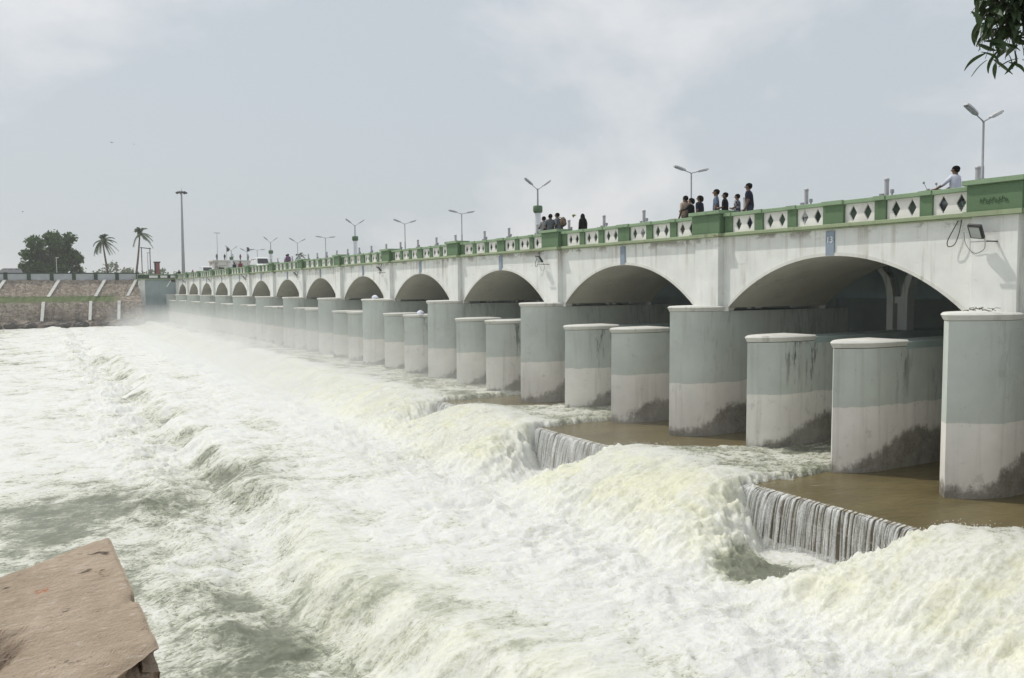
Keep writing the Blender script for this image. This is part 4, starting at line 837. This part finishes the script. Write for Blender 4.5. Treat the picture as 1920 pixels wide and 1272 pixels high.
tree('broadleaf_tree', 'large round dark green tree on the far bank at left', W(4.3, 190, 1.7), lobes, 2.6, .4, 9500, .33, 11, M['leaf'])
def palm(label, loc, hgt, bend, seed, fl=3.0, nf=22, name='coconut_palm', group=None, wind=.5):
    o = tag(empty(name, loc), label, 'palm tree', group); r = random.Random(seed); t_ = MB(); pts = []
    for k in range(9): f = k/8; pts.append((bend*f*(1.4-f*.4), 0, hgt*f))
    t_.tube(pts, [.24-.11*k/8 for k in range(9)], 8); t_.obj('trunk', M['palmbark'], o, smooth=60); top = Vector(pts[-1])
    for k in range(nf):
        a = 2*math.pi*k/nf*1.0+r.uniform(-.25, .25); up = r.uniform(-.7, 1.75); ln = fl*r.uniform(.75, 1.1); b = MB(); rib = []
        for q in range(8):
            f = q/7; hd = ln*f*math.cos(min(1.2, max(-.9, up*.8)))*(1-.15*f); rib.append(top+Vector((math.cos(a)*hd+wind*f*f*ln*.35, math.sin(a)*hd, ln*f*math.sin(up*.8)-ln*.55*f*f)))
        b.tube(rib, [.035-.003*q for q in range(8)], 4)
        for q in range(1, 8):
            d = (rib[q]-rib[q-1]).normalized(); sd_ = d.cross(Vector((0, 0, 1)));  sd_ = sd_.normalized() if sd_.length > .01 else Vector((1, 0, 0))
            for s_ in (-1, 1):
                for e in (.0, .33, .66):
                    p = rib[q-1].lerp(rib[q], e); tip = p+(sd_*s_*.55+d*.45+Vector((wind*.35, 0, -.45)))*ln*.27*(1-.5*abs(q/7-.4)); wv = d*ln*.035; b.add([p-wv, p+wv, tip], [(0, 1, 2)])
        b.obj('frond', M['palm'], o)
    return o
palm('shorter leaning coconut palm right of the big tree', W(15.0, 196, 1.7), 8.6, -1.1, 21)
palm('taller coconut palm with thin bent trunk left of the high mast', W(19.4, 192, 1.7), 9.9, 1.2, 22)
for k, (d, t, hh, lb2) in enumerate(((53, 190, 5.6, 'small palm crown behind the van on the bridge'), (63, 190, 5.0, 'small palm crown right of the third lamp column'), (80, 188, 4.3, 'low palm crown showing above the parapet near midspan'))):
    palm(lb2, W(d, t, 1.7), hh, .2, 60+k, 2.0, 13, 'small_palm')
# far-off tree belt that reads as one mass
r = np.random.default_rng(77); lobes = []
for k in range(210):
    d = r.uniform(-140, 330); z = 1.7+r.uniform(1.5, 6.5)+2.4*math.sin(d*.06)+1.5*math.sin(d*.23); lobes.append((d-OX, 430+r.uniform(-25, 40), CZ+z, r.uniform(2.2, 4.6)))
v, f_ = crown(lobes, 26000, .75, 78, .3); me = bpy.data.meshes.new('distant_trees'); me.from_pydata(v.tolist(), [], f_.tolist()); me.materials.append(M['leaf']); tag(link(bpy.data.objects.new('distant_trees', me)), kind='stuff')

# overhanging branch at the upper right, hung from a tree on the near bank
br = tag(empty('overhanging_branch', W(5.75, 2.45, 2.9)), 'dark leafy branch hanging into the top right corner', 'branch')
bo = W(5.75, 2.45, 2.9); r = random.Random(15)
lf = MB(); nL = 7
cen = [(-.5*math.cos(f*1.1)*0+0.0, 0, 0) for f in range(nL)]
vsl = []
for k in range(nL+1):
    f = k/nL; wdt = .021*math.sin(math.pi*min(1, f*.93+.05))**.75*(1.12-.35*f); cx = .155*f; cy_ = .045*math.sin(f*1.9)-.03*f; vsl += [(cx, cy_-wdt, .012*math.sin(f*3)), (cx, cy_, -.004+.012*math.sin(f*3)), (cx, cy_+wdt, .012*math.sin(f*3))]
lf.add(vsl, [(k*3+q, (k+1)*3+q, (k+1)*3+q+1, k*3+q+1) for k in range(nL) for q in range(2)]); me_leaf = lf.mesh('leaf', M['leaf_near'], 80)
twigs = []; st = MB(); ctr = W(6.15, 3.55, 2.2)-bo
main = [Vector((.6, -.6, .5)), Vector((.5, .3, .1)), Vector((.42, .95, -.55)), Vector((.36, 1.12, -.85)), Vector((.30, 1.16, -1.15))]
st.tube(main, [.03, .022, .013, .008, .004], 6)
tg = []
for gx, gz in ((.0, .02), (-.01, -.12), (.02, -.26), (.05, -.38), (.10, -.43), (.17, -.46), (.24, -.44), (.31, -.46), (.38, -.44), (.06, -.05), (.10, -.20), (.16, -.10), (.16, -.28), (.23, -.04), (.24, -.20), (.25, -.33), (.31, -.10), (.32, -.26), (.40, -.02), (.40, -.16), (.40, -.32), (.48, -.08), (.48, -.24), (.48, -.4), (.10, .12), (.22, .12), (.34, .12), (.46, .12), (.30, .24), (.44, .26)):
    tg.append(Vector((5.845+gx*.866, 3.725-gx*.5, 2.0+gz)))
for q in tg:
    e = Vector((q.x-OX, q.y, q.z+CZ))-bo; anc = main[2].lerp(main[3], r.random()) if e.z < -.95 else main[1].lerp(main[2], .6+.4*r.random())
    mid = anc.lerp(e, .55)+Vector((0, 0, .10)); tw = [anc, mid, e]; st.tube(tw, [.006, .004, .002], 5)
    n_l = 13
    for k in range(n_l):
        f = .35+.65*k/(n_l-1); p = (anc.lerp(mid, f*2) if f < .5 else mid.lerp(e, f*2-1))+Vector((r.uniform(-.02, .02), r.uniform(-.02, .02), r.uniform(-.02, .02)))
        az = r.uniform(0, 2*math.pi); dn = r.uniform(.35, 1.25); sc2 = r.uniform(.75, 1.15)
        inst('leaf', me_leaf, br, p, rot=(r.uniform(-1.2, 1.2), dn, az), scale=(sc2, sc2, sc2))
st.obj('twig', M['bark'], br, smooth=60)

# ------------------------------------------------------------------ near bank, broken slab, birds and oddments
M['nearbank'] = plain('bank_soil', (.20, .16, .12), .95, .3, 1.2, bmp=.5, bs=6)
nb = MB(); ys = np.linspace(-14, 4.2, 22); xs2 = np.linspace(-34, -8, 26); vs_ = []
for yy in ys:
    for xx in xs2: vs_.append((xx, yy, CZ-1.75-.9*max(0, yy-1.2)**1.55+.06*math.sin(xx*3.1+yy*2.3)))
n_ = len(xs2); nb.add(vs_, [(i*n_+j, i*n_+j+1, (i+1)*n_+j+1, (i+1)*n_+j) for i in range(len(ys)-1) for j in range(n_-1)]); tag(nb.obj('near_bank', M['nearbank'], smooth=60), kind='structure')
def slab_mat():
    mt, nt, b = newmat('weathered_slab'); a = noise(nt, 2.2, 8, .65); gcol = ramp(nt, a, [(.3, (.33, .255, .18)), (.55, (.44, .35, .26)), (.75, (.54, .45, .35))])
    tcn = nt.nodes.new('ShaderNodeTexCoord'); st_ = noise(nt, 1.0, 9, .7, vec=tcn.outputs['Object'], sc3=(26, 9, 10)); gcol = mixc(nt, sstep(nt, st_, .56, .66, 0, .55), gcol, (.64, .56, .49)); gcol = mixc(nt, sstep(nt, st_, .44, .30, 0, .7), gcol, (.16, .11, .085))
    pt = noise(nt, 1.0, 8, .7, vec=tcn.outputs['Object'], sc3=(5.5, 2.6, 3)); gcol = mixc(nt, sstep(nt, pt, .60, .68, 0, .85), gcol, (.12, .088, .062))
    rd = nt.nodes.new('ShaderNodeVectorMath'); rd.operation = 'DISTANCE'; rd.inputs[1].default_value = SPOT; nt.links.new(tcn.outputs['Object'], rd.inputs[0])
    rn = noise(nt, 26, 4, .6); gcol = mixc(nt, math_(nt, 'MULTIPLY', sstep(nt, rd.outputs['Value'], .075, .02), sstep(nt, rn, .46, .62)), gcol, (.42, .17, .08))
    ga = nt.nodes.new('ShaderNodeAttribute'); ga.attribute_name = 'gouge'; gcol = mixc(nt, math_(nt, 'MULTIPLY', ga.outputs['Fac'], .75), gcol, (.17, .12, .085))
    nt.links.new(gcol, b.inputs['Base Color']); b.inputs['Roughness'].default_value = .85
    h_ = math_(nt, 'ADD', noise(nt, 1.0, 9, .7, vec=tcn.outputs['Object'], sc3=(28, 11, 12)), math_(nt, 'MULTIPLY', math_(nt, 'SUBTRACT', 1.0, sstep(nt, pt, .62, .70)), .8)); bump(nt, b, h_, .9, .035); return mt
A = Vector((.468, 7.085, -1.8655)); B_ = Vector((.6136, 5.486, -2.1632)); C_ = Vector((-.238, 6.676, -1.949))
ex = (B_-A).normalized(); nn = ex.cross(C_-A).normalized(); nn = nn if nn.z > 0 else -nn; ey = nn.cross(ex)
acx = (C_-A).dot(ex); acy = (C_-A).dot(ey); lab = (B_-A).length; sg = 1 if acy > 0 else -1
SPOT = (lab*.40, sg*.52, 0.0); M['slab'] = slab_mat()
# a broken slab: gridded top, ragged rim, sides and a spalled corner; u runs A->B, v towards the far end
kx = acx/abs(acy); be = Vector((.2613, 5.168, -2.1565)); eb = be-B_; ekx = eb.dot(ex)/max(1e-3, abs(eb.dot(ey)))
NU, NV = 90, 90; VL = 1.7
U_, V_ = np.meshgrid(np.linspace(0, 1, NU), np.linspace(0, 1, NV)**1.15*VL)
SX = U_*(lab+ekx*V_)+(1-U_)*kx*V_; SY = sg*V_
rim = np.exp(-V_/.03)*(0.005*gn(U_*6, U_*0+1, 301)+.005*gn(U_*21, U_*0+1, 302)-.03*np.exp(-((U_-.60)/.03)**2))
SY = SY-sg*rim; SX = SX+np.exp(-U_/.02)*(.012*gn(V_*5, V_*0+3, 303)+.006*gn(V_*17, V_*0+2, 304))*ss(0, .2, V_)+np.exp(-(1-U_)/.02)*(.008*gn(V_*7, V_*0+3, 305)+.006*gn(V_*25, V_*0, 306))
SZ = .012*fbm(SX*1.6, SY*2.2, 3, 310)+.006*fbm(SX*16, SY*3.4, 3, 320, .6)
pit = fbm(SX*2.3+1.7, SY*1.1+.6, 5, 333, .6); SZ -= .012*ss(.30, .42, pit); SZ -= .02*np.exp(-(((U_-.60)/.03)**2+(V_/.07)**2))
gou = ss(.25, .75, np.exp(-(((U_-.50)/.13)**2+((V_-.92)/.24)**2))+.55*fbm(SX*7, SY*3.5, 4, 340, .6)); SZ -= .045*gou*(.7+.8*fbm(SX*18, SY*9, 3, 350))
SZ -= .012*ss(.93, 1.0, U_)**2+.012*ss(.03, 0, V_)
TH = .26; vt = np.stack([SX, SY, SZ], -1).reshape(-1, 3).tolist(); fs = [(j*NU+i, j*NU+i+1, (j+1)*NU+i+1, (j+1)*NU+i) for j in range(NV-1) for i in range(NU-1)]
def skirt(ids, push):
    global vt, fs
    rows = [ids]; ND = 9
    for r_ in range(1, ND):
        f = r_/(ND-1); row = []
        for q_, i_ in enumerate(ids):
            p = Vector(vt[i_]); w_ = push(q_/(len(ids)-1), f); row.append(len(vt)); vt.append((p.x+w_[0], p.y+w_[1], p.z-TH*f))
        rows.append(row)
    for a_, b_ in zip(rows[:-1], rows[1:]): fs += [(a_[i], a_[i+1], b_[i+1], b_[i]) for i in range(len(a_)-1)]
rs = random.Random(8)
def push_end(q_, f):        # end face: the corner is spalled away behind the top skin
    v = (q_**1.15)*VL; sp_ = -.17 if (v < .17+.05*math.sin(f*9) and .08 < f < .60) else 0.0
    return (sp_+.012*rs.uniform(-1, 1)-.03*f, 0)
skirt([j*NU+NU-1 for j in range(NV)], push_end); skirt(list(range(NU)), lambda q_, f: (0, sg*(.006*rs.uniform(-1, 1)+(.10 if (q_ > .90 and .1 < f < .6) else 0)))); skirt([j*NU for j in range(NV)], lambda q_, f: (.02*rs.uniform(-1, 1), 0))
me = bpy.data.meshes.new('concrete_slab'); me.from_pydata(vt, [], fs); ga = me.attributes.new('gouge', 'FLOAT', 'POINT'); ga.data.foreach_set('value', np.concatenate([gou.ravel(), np.full(len(vt)-gou.size, .35)]).astype(np.float32)); me.materials.append(M['slab'])
bm = bmesh.new(); bm.from_mesh(me); bmesh.ops.recalc_face_normals(bm, faces=bm.faces[:]); bm.to_mesh(me); bm.free()
slab = bpy.data.objects.new('concrete_slab', me); col.objects.link(slab); Mx = Matrix((ex, ey, nn)).transposed().to_4x4(); Mx.translation = Vector((A.x-OX, A.y, A.z+CZ)); slab.matrix_world = Mx
tag(slab, 'broken tilted brown concrete slab in the lower left foreground', 'slab')
def bird(label, loc, sp_, rz, cat='bird', mt_='dark'):
    o = tag(empty('bird', loc, rz), label, cat); b = MB(); b.ball((0, 0, 0), (.06*sp_, .17*sp_, .055*sp_), 8, 6); b.obj('body', M[mt_], o)
    for s_ in (-1, 1):
        w_ = MB(); p = [(0, .08, .02), (s_*.22, .10, .13), (s_*.5, .0, .10), (s_*.24, -.06, .11), (0, -.06, .02)]; w_.add([tuple(c*sp_ for c in q) for q in p]+[(x*sp_, y*sp_, z*sp_-.015*sp_) for x, y, z in p], [(0, 1, 2, 3, 4), (9, 8, 7, 6, 5)]+[(i, (i+1) % 5, 5+(i+1) % 5, 5+i) for i in range(5)]); w_.obj('wing', M[mt_], o)
    return o
bird('dark bird gliding in the sky, left of the flying pair', W(7.4, 88.9, 13.8), .55, .7); bird('faint distant bird in the sky, right of the flying pair', W(18.4, 175.6, 27.2), .9, .2); bird('tiny bird in the sky above the big tree', W(-.1, 92.7, 7.4), .4, 1.2); bird('small dark bird flying low over the white water', W(4.78, 18.18, -6.35), .16, .6)
le = inst('leaf', me_leaf, None, W(22.25, 33.18, 3.28), rot=(.4, .3, 1.2), scale=(2.6, 3.6, 2.6)); le.data = me_leaf.copy(); le.data.materials.clear(); le.data.materials.append(plain('yellow_green_leaf', (.35, .42, .08), .6)); tag(le, 'small yellow green leaf in the air left of the veiled woman', 'leaf')
M['twig'] = plain('dry_twig', (.07, .055, .045), .9)
for i, (n, lb3) in enumerate(((0, 'heap of dry twigs on the cap of the rightmost pier'),)):
    b = MB(); r = random.Random(31)
    for k in range(22): p = Vector((r.uniform(-.75, -.15), r.uniform(-.35, .2), CZ-.74+r.uniform(0, .09))); d = Vector((r.uniform(-1, 1), r.uniform(-1, 1), r.uniform(-.15, .25))).normalized()*r.uniform(.1, .3); b.tube([p, p+d*.5+Vector((0, 0, .02)), p+d], .009, 4)
    o = b.obj('twig_heap', M['twig'], loc=(0, yc(n)+.1, 0)); tag(o, lb3, 'twigs')
for k, (x, n, dy, lo, lb3) in enumerate(((-.5, 4, .9, 0, 'white cloth bundle lying on the wide pier cap'), (-.5, 3, 3.6, 1, 'white cloth bundle on a low dividing pier cap'))):
    b = MB(); r = random.Random(70+k); b.ball((0, 0, .08), (.22, .3, .16), 10, 6); b.v = [(x_*(1+.2*r.uniform(-1, 1)), y_*(1+.2*r.uniform(-1, 1)), z_*(1+.2*r.uniform(-1, 1))) for x_, y_, z_ in b.v]
    tag(b.obj('bundle', C['white'], loc=(x, yc(n)+dy, CZ-.76 if not lo else CZ-1.66), smooth=60), lb3, 'bundle')

# ------------------------------------------------------------------ spray mist and haze
def volmat(name, dens, heter=False):
    mt = bpy.data.materials.new(name); mt.use_nodes = True; nt = mt.node_tree; nt.nodes.clear(); o = nt.nodes.new('ShaderNodeOutputMaterial'); v = nt.nodes.new('ShaderNodeVolumePrincipled'); v.inputs['Color'].default_value = (.97, .98, .985, 1); v.inputs['Density'].default_value = dens; v.inputs['Anisotropy'].default_value = 0.45
    nt.links.new(v.outputs[0], o.inputs['Volume']); return mt, nt, v
mt, nt, v_ = volmat('spray_mist', .1)
pos, s = xyz(nt)
tc2 = nt.nodes.new('ShaderNodeTexCoord')
sp2 = nt.nodes.new('ShaderNodeSeparateXYZ'); wp2 = nt.nodes.new('ShaderNodeNewGeometry'); nt.links.new(wp2.outputs['Position'], sp2.inputs[0]); x_, y_, z_ = sp2.outputs
kt = math_(nt, 'ADD', sstep(nt, y_, 24, 60, .12, 1.0), math_(nt, 'MULTIPLY', sstep(nt, y_, 70, 120), -.35))
hz = math_(nt, 'EXPONENT', math_(nt, 'MULTIPLY', math_(nt, 'SUBTRACT', z_, CZ-6.3), -.55))
xx2 = math_(nt, 'MULTIPLY', sstep(nt, x_, -13.0, -8.0), sstep(nt, x_, 2.0, -1.5))
nz = noise(nt, .28, 4, .55); nz = sstep(nt, nz, .36, .68)
dd = math_(nt, 'MULTIPLY', math_(nt, 'MULTIPLY', kt, hz), math_(nt, 'MULTIPLY', xx2, nz))
edge_ = math_(nt, 'MULTIPLY', sstep(nt, y_, 12, 22), sstep(nt, y_, 148, 138)); top_ = sstep(nt, z_, CZ-1.0, CZ-3.4)
dd = math_(nt, 'MULTIPLY', math_(nt, 'MULTIPLY', dd, edge_), top_)
nt.links.new(math_(nt, 'MULTIPLY', dd, .31), v_.inputs['Density']); mt.cycles.volume_step_rate = 1.0 if hasattr(mt.cycles, 'volume_step_rate') else 1
tag(MB().box(-16, 2.2, 5, 149, CZ-7.2, CZ-.5).obj('spray_mist', mt), kind='stuff')
mt, nt, v_ = volmat('haze', .00045)
tag(MB().box(-3050, 3050, -60, 4600, -6.0, CZ+32).obj('haze', mt), kind='stuff')
